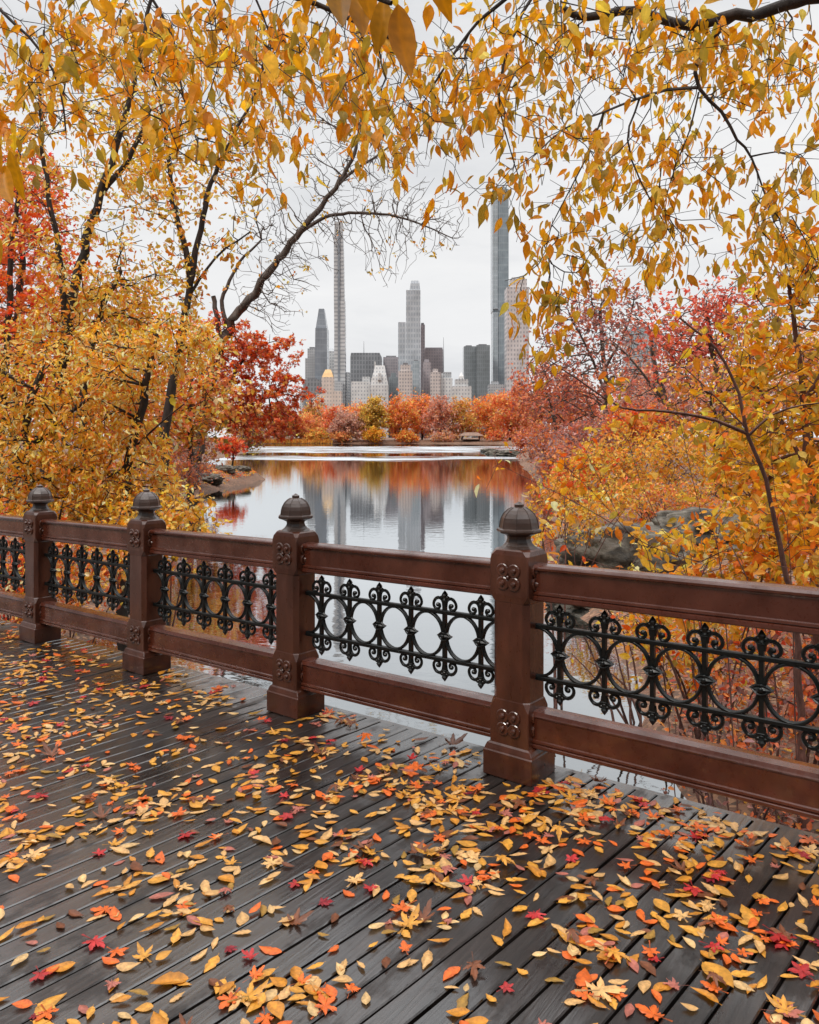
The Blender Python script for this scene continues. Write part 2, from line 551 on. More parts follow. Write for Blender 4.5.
gr['kind'] = 'structure'

# water
m, nt, out = newmat('lake_water')
geo = N(nt, 'NewGeometry')
sep = N(nt, 'SeparateXYZ'); nt.links.new(geo.outputs['Position'], sep.inputs[0])


def math_n(nt, op, a, b=None, c=None):
    n = N(nt, 'Math', operation=op)
    for i, v in enumerate((a, b, c)):
        if v is None: continue
        if isinstance(v, (int, float)): n.inputs[i].default_value = v
        else: nt.links.new(v, n.inputs[i])
    return n.outputs[0]


mpw = N(nt, 'Mapping'); mpw.inputs['Scale'].default_value = (0.035, 0.02, 1)
nt.links.new(geo.outputs['Position'], mpw.inputs['Vector'])
nw = noise_node(nt, mpw.outputs[0], 1.0, 4, 0.6)
yy = math_n(nt, 'ADD', sep.outputs['Y'], math_n(nt, 'MULTIPLY', math_n(nt, 'SUBTRACT', nw.outputs['Fac'], 0.5), 60.0))


def band(lo, hi, s):
    a = N(nt, 'MapRange', interpolation_type='SMOOTHSTEP'); a.inputs['From Min'].default_value = lo; a.inputs['From Max'].default_value = lo + s
    b = N(nt, 'MapRange', interpolation_type='SMOOTHSTEP'); b.inputs['From Min'].default_value = hi; b.inputs['From Max'].default_value = hi + s
    nt.links.new(yy, a.inputs['Value']); nt.links.new(yy, b.inputs['Value'])
    return math_n(nt, 'SUBTRACT', a.outputs[0], b.outputs[0])


bands0 = math_n(nt, 'ADD', band(98, 124, 16), band(158, 262, 12))
mpb = N(nt, 'Mapping'); mpb.inputs['Scale'].default_value = (0.05, 0.09, 1)
nt.links.new(geo.outputs['Position'], mpb.inputs['Vector'])
nbb = noise_node(nt, mpb.outputs[0], 1.3, 5, 0.65)
rbb = ramp(nt, nbb.outputs['Fac'], [(.38, g(.12)), (.58, g(1))])
bands = math_n(nt, 'MULTIPLY', bands0, rbb.outputs[0])
wv = N(nt, 'Mapping'); wv.inputs['Scale'].default_value = (1.2, 2.0, 1)
nt.links.new(geo.outputs['Position'], wv.inputs['Vector'])
n1 = noise_node(nt, wv.outputs[0], 1.6, 3, 0.5)
n2 = noise_node(nt, wv.outputs[0], 9.0, 3, 0.5)
hsum = math_n(nt, 'ADD', math_n(nt, 'MULTIPLY', n1.outputs['Fac'], 0.02), math_n(nt, 'MULTIPLY', n2.outputs['Fac'], 0.0022))
bw = N(nt, 'Bump'); bw.inputs['Strength'].default_value = 0.35; bw.inputs['Distance'].default_value = 1.0
nt.links.new(hsum, bw.inputs['Height'])
fade = N(nt, 'MapRange'); fade.inputs['From Min'].default_value = 12; fade.inputs['From Max'].default_value = 120
fade.inputs['To Min'].default_value = 0.17; fade.inputs['To Max'].default_value = 0.035
nt.links.new(sep.outputs['Y'], fade.inputs['Value']); nt.links.new(fade.outputs[0], bw.inputs['Strength'])
gl = N(nt, 'BsdfGlossy'); gl.inputs['Color'].default_value = (0.80, 0.835, 0.86, 1)
rg = math_n(nt, 'ADD', math_n(nt, 'MULTIPLY', bands, 0.42), 0.016)
nt.links.new(rg, gl.inputs['Roughness']); nt.links.new(bw.outputs[0], gl.inputs['Normal'])
df = N(nt, 'BsdfDiffuse'); df.inputs['Color'].default_value = (0.022, 0.024, 0.02, 1)
fr = N(nt, 'Fresnel'); fr.inputs['IOR'].default_value = 1.6
fm = N(nt, 'MapRange'); fm.inputs['From Min'].default_value = 0.0; fm.inputs['From Max'].default_value = 0.4
fm.inputs['To Min'].default_value = 0.40; fm.inputs['To Max'].default_value = 0.97
nt.links.new(fr.outputs[0], fm.inputs['Value'])
mw = N(nt, 'MixShader'); nt.links.new(fm.outputs[0], mw.inputs[0]); nt.links.new(df.outputs[0], mw.inputs[1]); nt.links.new(gl.outputs[0], mw.inputs[2])
nt.links.new(mw.outputs[0], out.inputs[0])
wa = build_mesh('water', [(-140, -58, ZW), (90, -58, ZW), (90, 430, ZW), (-140, 430, ZW)], np.array([(0, 1, 2, 3)]), m)
wa['kind'] = 'structure'

# ================================================================== BRIDGE
U = np.array([-0.784, 0.621]); U /= np.linalg.norm(U)
NV = np.array([U[1], -U[0]])                 # outward, away from the deck
P4 = np.array([(519 - CX) / F * 3.813, 3.813])
SLOPE = 0.0186; SP = 1.53


def fr(P):
    """bridge frame (t along the railing, d outward, z up) -> world"""
    P = np.asarray(P, float).reshape(-1, 3)
    xy = P4 + P[:, 0:1] * U + P[:, 1:2] * NV
    return np.column_stack([xy, P[:, 2] - SLOPE * P[:, 0]])


# deck planks
DEC = MB(); dcol = []
SK = math.tan(math.radians(3.4))
PW = 0.101
D0, D1 = -4.3, 0.155
for i in range(-49, 112):
    t0 = i * PW; gap = 0.0035 + 0.002 * rng.random()
    h = rng.normal(0, 0.0016)
    seg = [D0]
    brk = D0 + rng.random() * 3.2
    for (a, b) in ((D0, D1),):
        tt = lambda d, s: t0 + s - d * SK * 1.0
        w0, w1 = gap, PW - gap
        c = 0.004
        rings = []
        e = rng.normal(0, 0.0015)
        for (dd) in (a, b + e):
            rings.append([(tt(dd, w0), dd, -0.045), (tt(dd, w1), dd, -0.045), (tt(dd, w1), dd, h - c), (tt(dd, w1 - c), dd, h), (tt(dd, w0 + c), dd, h), (tt(dd, w0), dd, h - c)])
        DEC.loft(rings, fr)
        dcol.append(np.full((12, 3), 0.75 + 0.5 * rng.random()))
DEC.box(-5.0, 11.5, D0 + 0.02, 0.09, -0.075, -0.052, fr); dcol.append(np.full((8, 3), 0.2))
DEC.box(-5.0, 11.5, 0.03, 0.10, -0.34, -0.08, fr); dcol.append(np.full((8, 3), 0.6))
DEC.box(-5.0, 11.5, 0.163, 0.195, -0.16, -0.006, fr); dcol.append(np.full((8, 3), 2.6))
DEC.box(-5.0, 11.5, D0 + 0.1, D0 + 0.2, -0.34, -0.08, fr); dcol.append(np.full((8, 3), 0.6))
m, nt, out = newmat('wet_dark_planks')
tc = N(nt, 'TexCoord')
mp = N(nt, 'Mapping', vector_type='TEXTURE'); mp.inputs['Rotation'].default_value = (0, 0, math.atan2(NV[1] , NV[0]) + math.radians(3.4))
nt.links.new(tc.outputs['Object'], mp.inputs['Vector'])
mg = N(nt, 'Mapping'); mg.inputs['Scale'].default_value = (1.2, 26, 1)
nt.links.new(mp.outputs[0], mg.inputs['Vector'])
ng = noise_node(nt, mg.outputs[0], 2.2, 8, 0.65, 0.4)
nb = noise_node(nt, mp.outputs[0], 1.1, 5, 0.6, 0.3)
ns = noise_node(nt, mp.outputs[0], 7.0, 5, 0.65)
atn = N(nt, 'Attribute'); atn.attribute_name = 'leaf_col'
cr = ramp(nt, ng.outputs['Fac'], [(0.3, (0.0065, 0.0045, 0.0038)), (0.52, (0.0170, 0.0118, 0.0098)), (0.72, (0.033, 0.0235, 0.0195))])
ml = N(nt, 'MixRGB', blend_type='MULTIPLY'); ml.inputs[0].default_value = 1
nt.links.new(cr.outputs[0], ml.inputs[1]); nt.links.new(atn.outputs['Color'], ml.inputs[2])
dk = ramp(nt, nb.outputs['Fac'], [(0.36, g(0.42)), (0.6, g(1.12))])
ml2 = N(nt, 'MixRGB', blend_type='MULTIPLY'); ml2.inputs[0].default_value = 1
nt.links.new(ml.outputs[0], ml2.inputs[1]); nt.links.new(dk.outputs[0], ml2.inputs[2])
bs = N(nt, 'BsdfPrincipled'); nt.links.new(ml2.outputs[0], bs.inputs['Base Color'])
bs.inputs['Specular IOR Level'].default_value = 0.5
mst = N(nt, 'Mapping'); mst.inputs['Scale'].default_value = (0.55, 2.6, 1)
nt.links.new(mp.outputs[0], mst.inputs['Vector'])
nst = noise_node(nt, mst.outputs[0], 1.5, 6, 0.62, 0.5)
wet = math_n(nt, 'ADD', math_n(nt, 'MULTIPLY', nst.outputs['Fac'], 0.55), math_n(nt, 'MULTIPLY', ns.outputs['Fac'], 0.2))
wet = math_n(nt, 'ADD', wet, math_n(nt, 'MULTIPLY', nb.outputs['Fac'], 0.25))
rr = ramp(nt, wet, [(0.42, g(0.22)), (0.50, g(0.36)), (0.60, g(0.52))])
nt.links.new(rr.outputs[0], bs.inputs['Roughness'])
cw = ramp(nt, wet, [(0.46, g(1.0)), (0.515, g(0.85)), (0.55, g(0.12)), (0.62, g(0.0))])
nt.links.new(cw.outputs[0], bs.inputs['Coat Weight']); bs.inputs['Coat IOR'].default_value = 1.9
crg = ramp(nt, ns.outputs['Fac'], [(0.3, g(0.05)), (0.7, g(0.16))]); nt.links.new(crg.outputs[0], bs.inputs['Coat Roughness'])
bp = N(nt, 'Bump'); bp.inputs['Strength'].default_value = 0.45; bp.inputs['Distance'].default_value = 0.006
nt.links.new(ng.outputs['Fac'], bp.inputs['Height'])
bp2 = N(nt, 'Bump'); bp2.inputs['Strength'].default_value = 0.2; bp2.inputs['Distance'].default_value = 0.012
nt.links.new(ns.outputs['Fac'], bp2.inputs['Height']); nt.links.new(bp.outputs[0], bp2.inputs['Normal'])
nt.links.new(bp2.outputs[0], bs.inputs['Normal'])
bp3 = N(nt, 'Bump'); bp3.inputs['Strength'].default_value = 0.14; bp3.inputs['Distance'].default_value = 0.008
nt.links.new(ng.outputs['Fac'], bp3.inputs['Height']); nt.links.new(bp3.outputs[0], bs.inputs['Coat Normal'])
nt.links.new(bs.outputs[0], out.inputs[0])
dk_ob = DEC.build('bridge_deck', m, cols=np.concatenate(dcol)); dk_ob['kind'] = 'structure'

RAILING = thing('bridge_railing', 'brown bridge railing with domed posts and black iron scrollwork panels along the wet deck', 'railing', tuple(fr([(0, 0, 0)])[0]))


def oct_ring(hx, hy, c, z):
    return [(-hx + c, -hy, z), (hx - c, -hy, z), (hx, -hy + c, z), (hx, hy - c, z), (hx - c, hy, z), (-hx + c, hy, z), (-hx, hy - c, z), (-hx, -hy + c, z)]


def make_post(t0):
    z0 = -SLOPE * t0

    def f(P):
        P = np.asarray(P, float).reshape(-1, 3)
        xy = P4 + (P[:, 0:1] + t0) * U + P[:, 1:2] * NV
        return np.column_stack([xy, P[:, 2] + z0])
    b = MB()
    # plinth and its moulding, lower block, octagonal shaft, upper block with cut corners, roof of the block
    A, B = 0.132, 0.112
    b.loft([oct_ring(A - .004, B - .004, .003, 0.001), oct_ring(A, B, .003, .006), oct_ring(A, B, .003, .118), oct_ring(A - .004, B - .004, .004, .124),
            oct_ring(A - .006, B - .006, .004, .132), oct_ring(A - .014, B - .012, .004, .150), oct_ring(A - .026, B - .018, .004, .158),
            oct_ring(.104, .094, .004, .162), oct_ring(.104, .094, .004, .325), oct_ring(.100, .092, .022, .362), oct_ring(.097, .090, .026, .368),
            oct_ring(.097, .090, .026, .822), oct_ring(.100, .092, .022, .828), oct_ring(.104, .094, .005, .858), oct_ring(.104, .094, .004, 1.02), oct_ring(.103, .093, .012, 1.045),
            oct_ring(.097, .088, .026, 1.066), oct_ring(.090, .083, .032, 1.073)], f)
    post = b.build('post', M_POST, RAILING)
    # cut corners on the front faces
    cp = MB()
    prof = [(.090, 1.0735), (.074, 1.086), (.062, 1.100), (.056, 1.116), (.058, 1.128), (.078, 1.138), (.104, 1.147), (.109, 1.154), (.107, 1.162), (.094, 1.168),
            (.092, 1.180), (.090, 1.196), (.084, 1.216), (.072, 1.236), (.054, 1.253), (.034, 1.264), (.022, 1.268), (.023, 1.274), (.024, 1.279), (.014, 1.284), (.006, 1.290), (.001, 1.293)]
    seg = 8
    rings = [[(r * math.cos(2 * math.pi * (i + .5) / seg), r * math.sin(2 * math.pi * (i + .5) / seg), z) for i in range(seg)] for r, z in prof]
    cp.loft(rings, f)
    # ridges along the dome
    for i in range(seg):
        a = 2 * math.pi * (i + .5) / seg
        cp.tube([(r * 1.0 * math.cos(a), r * 1.0 * math.sin(a), z) for r, z in prof[9:16]], .003, 5, f)
    cap = cp.build('cap', M_CAP, post)
    for zc in (0.262, 0.945):
        for (face) in ('front', 'side'):
            r = MB()
            for sx in (-1, 1):
                for sz in (-1, 1):
                    q = .0325
                    cx, cz = sx * .0305, zc + sz * .0305
                    ringsq = []
                    for (rad, dep) in ((q, 0.0), (q, .007), (q - .004, .010), (.0145, .009), (.0135, .014), (.010, .021), (.002, .024)):
                        ring = []
                        for k in range(14):
                            a = 2 * math.pi * k / 14
                            du, dz = cx + rad * math.cos(a), cz + rad * math.sin(a)
                            if face == 'front': ring.append((du, -.0935 - dep, dz))
                            else: ring.append((-.1035 - dep, du, dz))
                        ringsq.append(ring)
                    r.loft(ringsq, f, cap=True)
            if face == 'front': r.ball((0, -.103, zc), .009, f)
            else: r.ball((-.113, 0, zc), .009, f)
            r.build('rosette', M_POST, post, smooth=False)
    return post


for k in (-2, -1, 0, 1, 2, 3, 4):
    make_post(k * SP)


def rail_profile(top):
    # (d, z) loop, outward-facing order seen along +t ; z relative to rail
    if top:
        h0, h1 = .838, 1.004
        p = [(-.050, h1 - .006), (-.053, h1 - .012), (-.051, h1 - .022), (-.038, h1 - .028), (-.036, h1 - .034), (-.036, h0 + .044), (-.043, h0 + .040), (-.044, h0 + .030),
             (-.038, h0 + .026), (-.046, h0 + .020), (-.048, h0 + .006), (-.044, h0)]
        q = [(-d, z) for d, z in reversed(p)]
        return p + q + [(.044, h1), (.0, h1 + .004), (-.044, h1)]
    h0, h1 = .158, .325
    p = [(-.052, h1 - .014), (-.055, h1 - .020), (-.053, h1 - .026), (-.050, h1 - .030), (-.050, h0 + .040), (-.056, h0 + .036), (-.057, h0 + .026), (-.050, h0 + .022),
         (-.058, h0 + .016), (-.059, h0 + .004), (-.055, h0)]
    q = [(-d, z) for d, z in reversed(p)]
    return p + q + [(.046, h1), (.0, h1 + .004), (-.046, h1)]


def pr(c, dz=0.0):
    return lambda P: fr(np.asarray(P, float).reshape(-1, 3) + np.array([c, 0, dz]))


NU = 6; PITCH = 0.2195
ZC = 0.593; HB = 0.121


def scroll(s, sz):
    pts = np.array([(0.006, .150), (.012, .178), (.030, .192), (.052, .188), (.068, .170), (.070, .150), (.058, .136), (.040, .136), (.030, .148), (.034, .160), (.045, .160)])
    sp = smooth_path(np.column_stack([pts, np.zeros(len(pts))]), 0.008)
    return np.column_stack([s * sp[:, 0], np.zeros(len(sp)), ZC + sz * sp[:, 1]])


for k in (-2, -1, 0, 1, 2, 3):
    c = (k + .5) * SP
    half = SP / 2 - .092
    for top in (True, False):
        b = MB()
        prof = rail_profile(top)
        b.loft([[(c - half, d, z) for d, z in prof], [(c + half, d, z) for d, z in prof]], fr)
        b.build('top_rail' if top else 'bottom_rail', M_RAIL, RAILING)
    # iron panel: two bars carry rings, uprights with fleurs, knots
    pf = pr(c)
    base = MB()
    for sz in (-1, 1):
        base.box(-half + .004, half - .004, -.014, .014, ZC + sz * HB - .0105, ZC + sz * HB + .0105, pf, .004)
    pan = base.build('iron_panel', M_IRON, RAILING)
    us = [(i - (NU - 1) / 2) * PITCH for i in range(NU)]
    for i in range(NU + 1):
        rx = PITCH / 2 - .006
        cx = (us[i] - PITCH / 2) if i < NU else us[-1] + PITCH / 2
        b = MB()
        if 0 < i < NU:
            a = np.linspace(0, 2 * math.pi, 30, endpoint=False)
            cl = True
        else:
            lim = (half - PITCH * 2.5) - PITCH / 2
            a0 = math.acos(max(-1, min(1, (lim - .0) / rx)))
            a = np.linspace(math.pi - (math.pi - a0), math.pi + (math.pi - a0), 24) if i == NU else np.linspace(-(math.pi - a0), math.pi - a0, 24)
            if i == NU: a = a
            cl = False
        for (dy, rr_) in ((-.006, .0076), (.006, .0076)):
            pts = np.column_stack([cx + (rx - .004) * np.cos(a), np.full(len(a), dy), ZC + (HB - .008) * np.sin(a)])
            if not cl:
                pts = pts[np.abs(pts[:, 0]) < half + .002]
                if len(pts) < 3: continue
            b.tube(pts, rr_, 6, pf, closed=cl)
        if b.n: b.build('ring', M_IRON, pan, smooth=True)
    for u in us:
        b = MB()
        b.box(u - .0095, u + .0095, -.010, .010, ZC - .190, ZC + .190, pf, .002)
        # eye-shaped knot: pointed leaf across the upright with a boss
        for sy in (-1,):
            ringsk = []
            for x in np.linspace(-.046, .046, 11):
                w = .027 * (1 - abs(x / .046) ** 1.5) + .0015
                ringsk.append([(u + x, -.008 - .0 - w * .55, ZC), (u + x, -.004, ZC + w), (u + x, .008 + w * .55, ZC), (u + x, .004, ZC - w)])
            b.loft(ringsk, pf)
            for sg in (-1, 1):
                e = np.linspace(-.034, .034, 9)
                b.tube(np.column_stack([u + e, np.full(9, -.022 + .012 * (np.abs(e) / .034)), ZC + sg * .019 * (1 - (np.abs(e) / .036) ** 2)]), .0035, 5, pf)
            b.ball((u, -.022, ZC), (.011, .008, .011), pf, 8, 6)
        for sz in (-1, 1):
            for s in (-1, 1):
                pts = scroll(s, sz); pts[:, 0] += u
                b.tube(pts, np.linspace(.0098, .0066, len(pts)), 6, pf)
                b.ball((u + s * .043, 0, ZC + sz * .156), (.0115, .0115, .0115), pf, 8, 5)
                b.ball((u + s * .0145, 0, ZC + sz * .196), (.0145, .010, .0105), pf, 8, 5)
                lob = np.array([(u + s * .003, 0, ZC + sz * .186), (u + s * .013, 0, ZC + sz * .204), (u + s * .023, 0, ZC + sz * .197)])
                b.tube(lob, [.009, .008, .005], 5, pf)
            prof = [(.009, .176), (.014, .184), (.010, .192), (.013, .202), (.017, .210), (.012, .219), (.005, .228), (.001, .233)]
            b.loft([[(u + r * math.cos(a), r * math.sin(a), ZC + sz * z) for a in np.arange(8) * math.pi / 4] for r, z in prof], pf)
            b.box(u - .014, u + .014, -.012, .012, ZC + sz * .176 - .004, ZC + sz * .176 + .004, pf, .002)
        b.build('fleur_bar', M_IRON, pan, smooth=False)

# ================================================================== FALLEN LEAVES
def leaf_shape(kind, seed):
    r = np.random.default_rng(seed)
    if kind in ('oval', 'long', 'broad'):
        wid = {'oval': .23, 'long': .17, 'broad': .30}[kind] * r.uniform(.9, 1.1)
        nl, nw_ = 10, 5
        fl = r.choice([.2, .45, .9]); bend = r.uniform(-.25, .35) * fl; curl = r.uniform(-.5, .9) * fl; tw = r.uniform(-.5, .5) * fl; side = r.uniform(-.12, .12)
        V = []
        for i in range(nl):
            s = i / (nl - 1)
            nick = r.uniform(.72, 1) if (i > 2 and r.random() < .25) else 1.0
            w = nick * wid * (math.sin(math.pi * min(1, s * 0.98 + .012) ** .82) ** .85) * (1 - .35 * s ** 3) + (.003 if i in (0, nl - 1) else 0)
            for j in range(nw_):
                q = (j - 2) / 2
                y = q * w
                z = curl * y * y * 1.6 + abs(q) * .02 * 1 + bend * (s - .5) ** 2 * .6 + tw * (s - .5) * y * .7
                V.append((s - .5, y + side * math.sin(math.pi * s), z))
        V = np.array(V)
        Fq = [(i * nw_ + j, (i + 1) * nw_ + j, (i + 1) * nw_ + j + 1, i * nw_ + j + 1) for i in range(nl - 1) for j in range(nw_ - 1)]
        n = len(V)
        st = np.array([(-.5, .006, V[2, 2]), (-.5, -.006, V[2, 2]), (-.64, .004 + r.uniform(-.04, .04), V[2, 2] + .01), (-.64, -.004, V[2, 2] + .01)])
        V = np.vstack([V, st]); Fq.append((n, n + 1, n + 3, n + 2))
        edge = np.concatenate([np.tile(np.array([.80, .95, 1.12, .95, .80]), nl), np.full(4, .55)])
        tipd = np.concatenate([np.repeat(1 - .25 * np.linspace(0, 1, nl) ** 2, nw_), np.ones(4)])
        fac = edge * tipd
        F_ = [np.array(Fq)]
    else:
        lob = 5 if kind == 'maple' else 7
        angs = np.linspace(-2.25, 2.25, lob) if lob == 5 else np.linspace(-2.5, 2.5, lob)
        L = np.array([.34, .46, .60, .46, .34]) if lob == 5 else np.array([.24, .38, .48, .56, .48, .38, .24])
        L = L * r.uniform(.8, 1.15, lob); angs = angs + r.normal(0, .08, lob)
        thin = .42 if lob == 7 else .27
        V = [(0, 0, 0)]; fac = [1.12]
        fl = r.choice([.2, .5, .9]); cup = r.uniform(-.2, 1.0) * fl; fold = r.uniform(-.3, .5) * fl
        for k in range(lob):
            a = angs[k]; l = L[k]
            w = (angs[1] - angs[0]) * .5
            for (da, rr_) in ((-w * .74, l * .52), (-w * .58, l * .68), (-w * .42, l * .66), (-w * .26, l * .84), (r.normal(0, .05), l * r.uniform(.92, 1.05)), (w * .26, l * .84), (w * .42, l * .66), (w * .58, l * .68), (w * .74, l * .52), (w, l * thin)):
                if k == lob - 1 and da == w: continue
                x, y = rr_ * math.cos(a + da), rr_ * math.sin(a + da)
                V.append((x, y, cup * rr_ * rr_ + fold * abs(y) * .5 + r.normal(0, .02))); fac.append(.88 if rr_ > l * .6 else 1.0)
        n = len(V)
        tris = [(0, i, i + 1) for i in range(1, n - 1)] + [(0, n - 1, 1)]
        V += [(0, .007, .005), (0, -.007, .005), (-.55, .005 + r.uniform(-.1, .1), .03), (-.55, -.005, .03)]
        fac += [.5] * 4
        V = np.array(V); fac = np.array(fac)
        V[:, 0] -= .05
        F_ = [np.array(tris), np.array([(n, n + 1, n + 3, n + 2)])]
    V[:, 2] -= V[:, 2].min()
    return V, F_, fac


FCOL = {'yellow': (228, 160, 62), 'tan': (222, 172, 110), 'golden': (214, 140, 44), 'pale buff': (232, 190, 130), 'orange': (236, 110, 38), 'red': (186, 46, 46),
        'crimson': (150, 32, 44), 'dull pink': (184, 108, 92), 'brown': (126, 72, 42), 'olive yellow': (176, 132, 54)}
VARS = []
wts = []
spec = [('oval', 'yellow', 3, 8), ('oval', 'tan', 3, 9), ('oval', 'golden', 3, 6), ('oval', 'pale buff', 2, 5), ('oval', 'orange', 2, 4.5), ('oval', 'dull pink', 2, 2.5), ('oval', 'brown', 3, 3.4), ('maple', 'brown', 2, 1.6), ('broad', 'golden', 2, 3),
        ('oval', 'olive yellow', 2, 3), ('long', 'tan', 2, 4), ('long', 'yellow', 2, 5), ('long', 'golden', 2, 3), ('broad', 'yellow', 2, 4), ('broad', 'tan', 2, 3), ('broad', 'orange', 2, 3),
        ('maple', 'red', 3, 1.6), ('maple', 'orange', 3, 3.4), ('maple', 'tan', 1, 1.5), ('maple', 'yellow', 1, 1.5), ('star', 'red', 3, .8), ('star', 'crimson', 2, .5),
        ('star', 'dull pink', 1, 1.2), ('star', 'orange', 1, 1.2)]
for kd, cn, cnt, w in spec:
    for q in range(cnt):
        V, Fs, fac = leaf_shape(kd, len(VARS) * 13 + 5)
        c = lin(FCOL[cn]) * rng.uniform(.82, 1.1)
        VARS.append((kd, cn, V, Fs, np.clip(c[None] * fac[:, None], .002, .85)))
        wts.append(w / cnt)
wts = np.array(wts) / sum(wts)

cand = []
# even scatter with clusters over the deck
NL = 9200
tcl = rng.uniform(-3.2, 8.2, 420); dcl = rng.uniform(-3.6, 0.08, 420)
for i in range(NL):
    if rng.random() < .5:
        t, d = rng.uniform(-4.2, 8.5), rng.uniform(-3.6, .09)
    else:
        k = rng.integers(0, 420)
        t, d = tcl[k] + rng.normal(0, .10), dcl[k] + rng.normal(0, .10)
    cand.append((t, d))
# drift near the right post and along its plank edge
for i in range(250):
    cand.append((rng.normal(-.45, .55), -abs(rng.normal(.45, .38))))
for i in range(110):
    cand.append((rng.uniform(-1.5, .0), rng.uniform(-.15, .12)))
recs = []
for (t, d) in cand:
    if d > .12 or d < -4.1: continue
    inpost = False
    for k in range(-1, 5):
        if abs(t - k * SP) < .165 and -.155 < d < .15: inpost = True
    if inpost: continue
    w = fr([(t, d, 0)])[0]
    if w[1] < 1.2: continue
    px = CX + F * w[0] / w[1]; py = HY + F * (HC - w[2]) / w[1]
    if not (-200 < px < 1150 and py < 1150): continue
    vi = int(rng.choice(len(VARS), p=wts)); kd = VARS[vi][0]
    s = {'oval': .057, 'long': .068, 'broad': .060, 'maple': .080, 'star': .072}[kd] * rng.lognormal(0, .22)
    recs.append([px, py, t, d, vi, s, w])
for i, r in enumerate(recs): r.append(i)
vis = [r for r in recs if 0 <= r[0] <= 819 and r[1] <= 1020]
vis.sort(key=lambda r: -(r[5] / r[6][1]) * (0.6 + 0.4 * (r[1] - HY) / 500))
ind = set(r[7] for r in vis[:296])
vmesh = []
for vi, (kd, cn, V, Fs, cc) in enumerate(VARS):
    o = build_mesh('fallen_leaf', V, Fs, M_FALLO, None, cc, True)
    vmesh.append(o.data); bpy.data.objects.remove(o)


def where(px, py):
    col = 'by the left edge' if px < 95 else 'by the right edge' if px > 735 else 'below the second post' if px < 215 else \
        'below the third post' if px < 400 else 'below the right post' if px < 600 else 'below the right panel'
    row = 'at the frame bottom' if py > 960 else 'low on the deck' if py > 890 else 'midway up the deck' if py > 820 else 'high on the deck'
    return row, col


lab = {}
stV, stF, stC, stn = [], {}, [], 0
shp = {'oval': 'oval', 'long': 'slender', 'broad': 'broad', 'maple': 'lobed maple', 'star': 'star-shaped'}
for r in recs:
    px, py, t, d, vi, s, w, i = r
    rz = rng.uniform(0, 2 * math.pi)
    tx, ty = rng.normal(0, .07, 2)
    flip = rng.random() < .25
    V = VARS[vi][2].copy()
    if flip: V = V * np.array([1, -1, -1])
    from mathutils import Euler
    E = Euler((tx, ty, rz)).to_matrix()
    Rm = np.array(E)
    Q = (V * s) @ Rm.T
    lift = -Q[:, 2].min() + .0035 + .006 * rng.random() * (rng.random() < .4)
    w2 = w + np.array([0, 0, lift])
    if i in ind:
        o = bpy.data.objects.new('fallen_leaf', vmesh[vi]); COL.objects.link(o)
        o.location = w2
        if flip:
            E = (Euler((tx, ty, rz)).to_matrix() @ Euler((math.pi, 0, 0)).to_matrix())
        o.rotation_euler = E.to_euler(); o.scale = (s, s, s)
        row, colm = where(px, py)
        key = f"{VARS[vi][1]} {shp[VARS[vi][0]]} leaf {row}, {colm}"
        lab.setdefault(key, []).append((py, o))
        o['category'] = 'fallen leaf'; o['group'] = 'fallen leaves on the wet planks'
    else:
        stV.append(Q + w2); stC.append(VARS[vi][4])
        for f in VARS[vi][3]: stF.setdefault(f.shape[1], []).append(f + stn)
        stn += len(Q)
ORD = ['nearest', 'second nearest', 'third nearest', 'fourth nearest', 'fifth nearest', 'sixth nearest', 'seventh nearest', 'eighth nearest', 'ninth nearest', 'tenth nearest', 'eleventh nearest', 'twelfth nearest']
for key, lst in lab.items():
    lst.sort(key=lambda a: -a[0])
    for j, (py, o) in enumerate(lst):
        o['label'] = key if len(lst) == 1 else f"{ORD[min(j, 11)]} {key}"
so = build_mesh('fallen_leaf_carpet', np.concatenate(stV), [np.concatenate(a) for a in stF.values()], M_FALL, None, np.concatenate(stC), True)
tag(so, 'many small yellow, orange and red leaves strewn over the wet deck farther back', 'fallen leaves', kind='stuff')

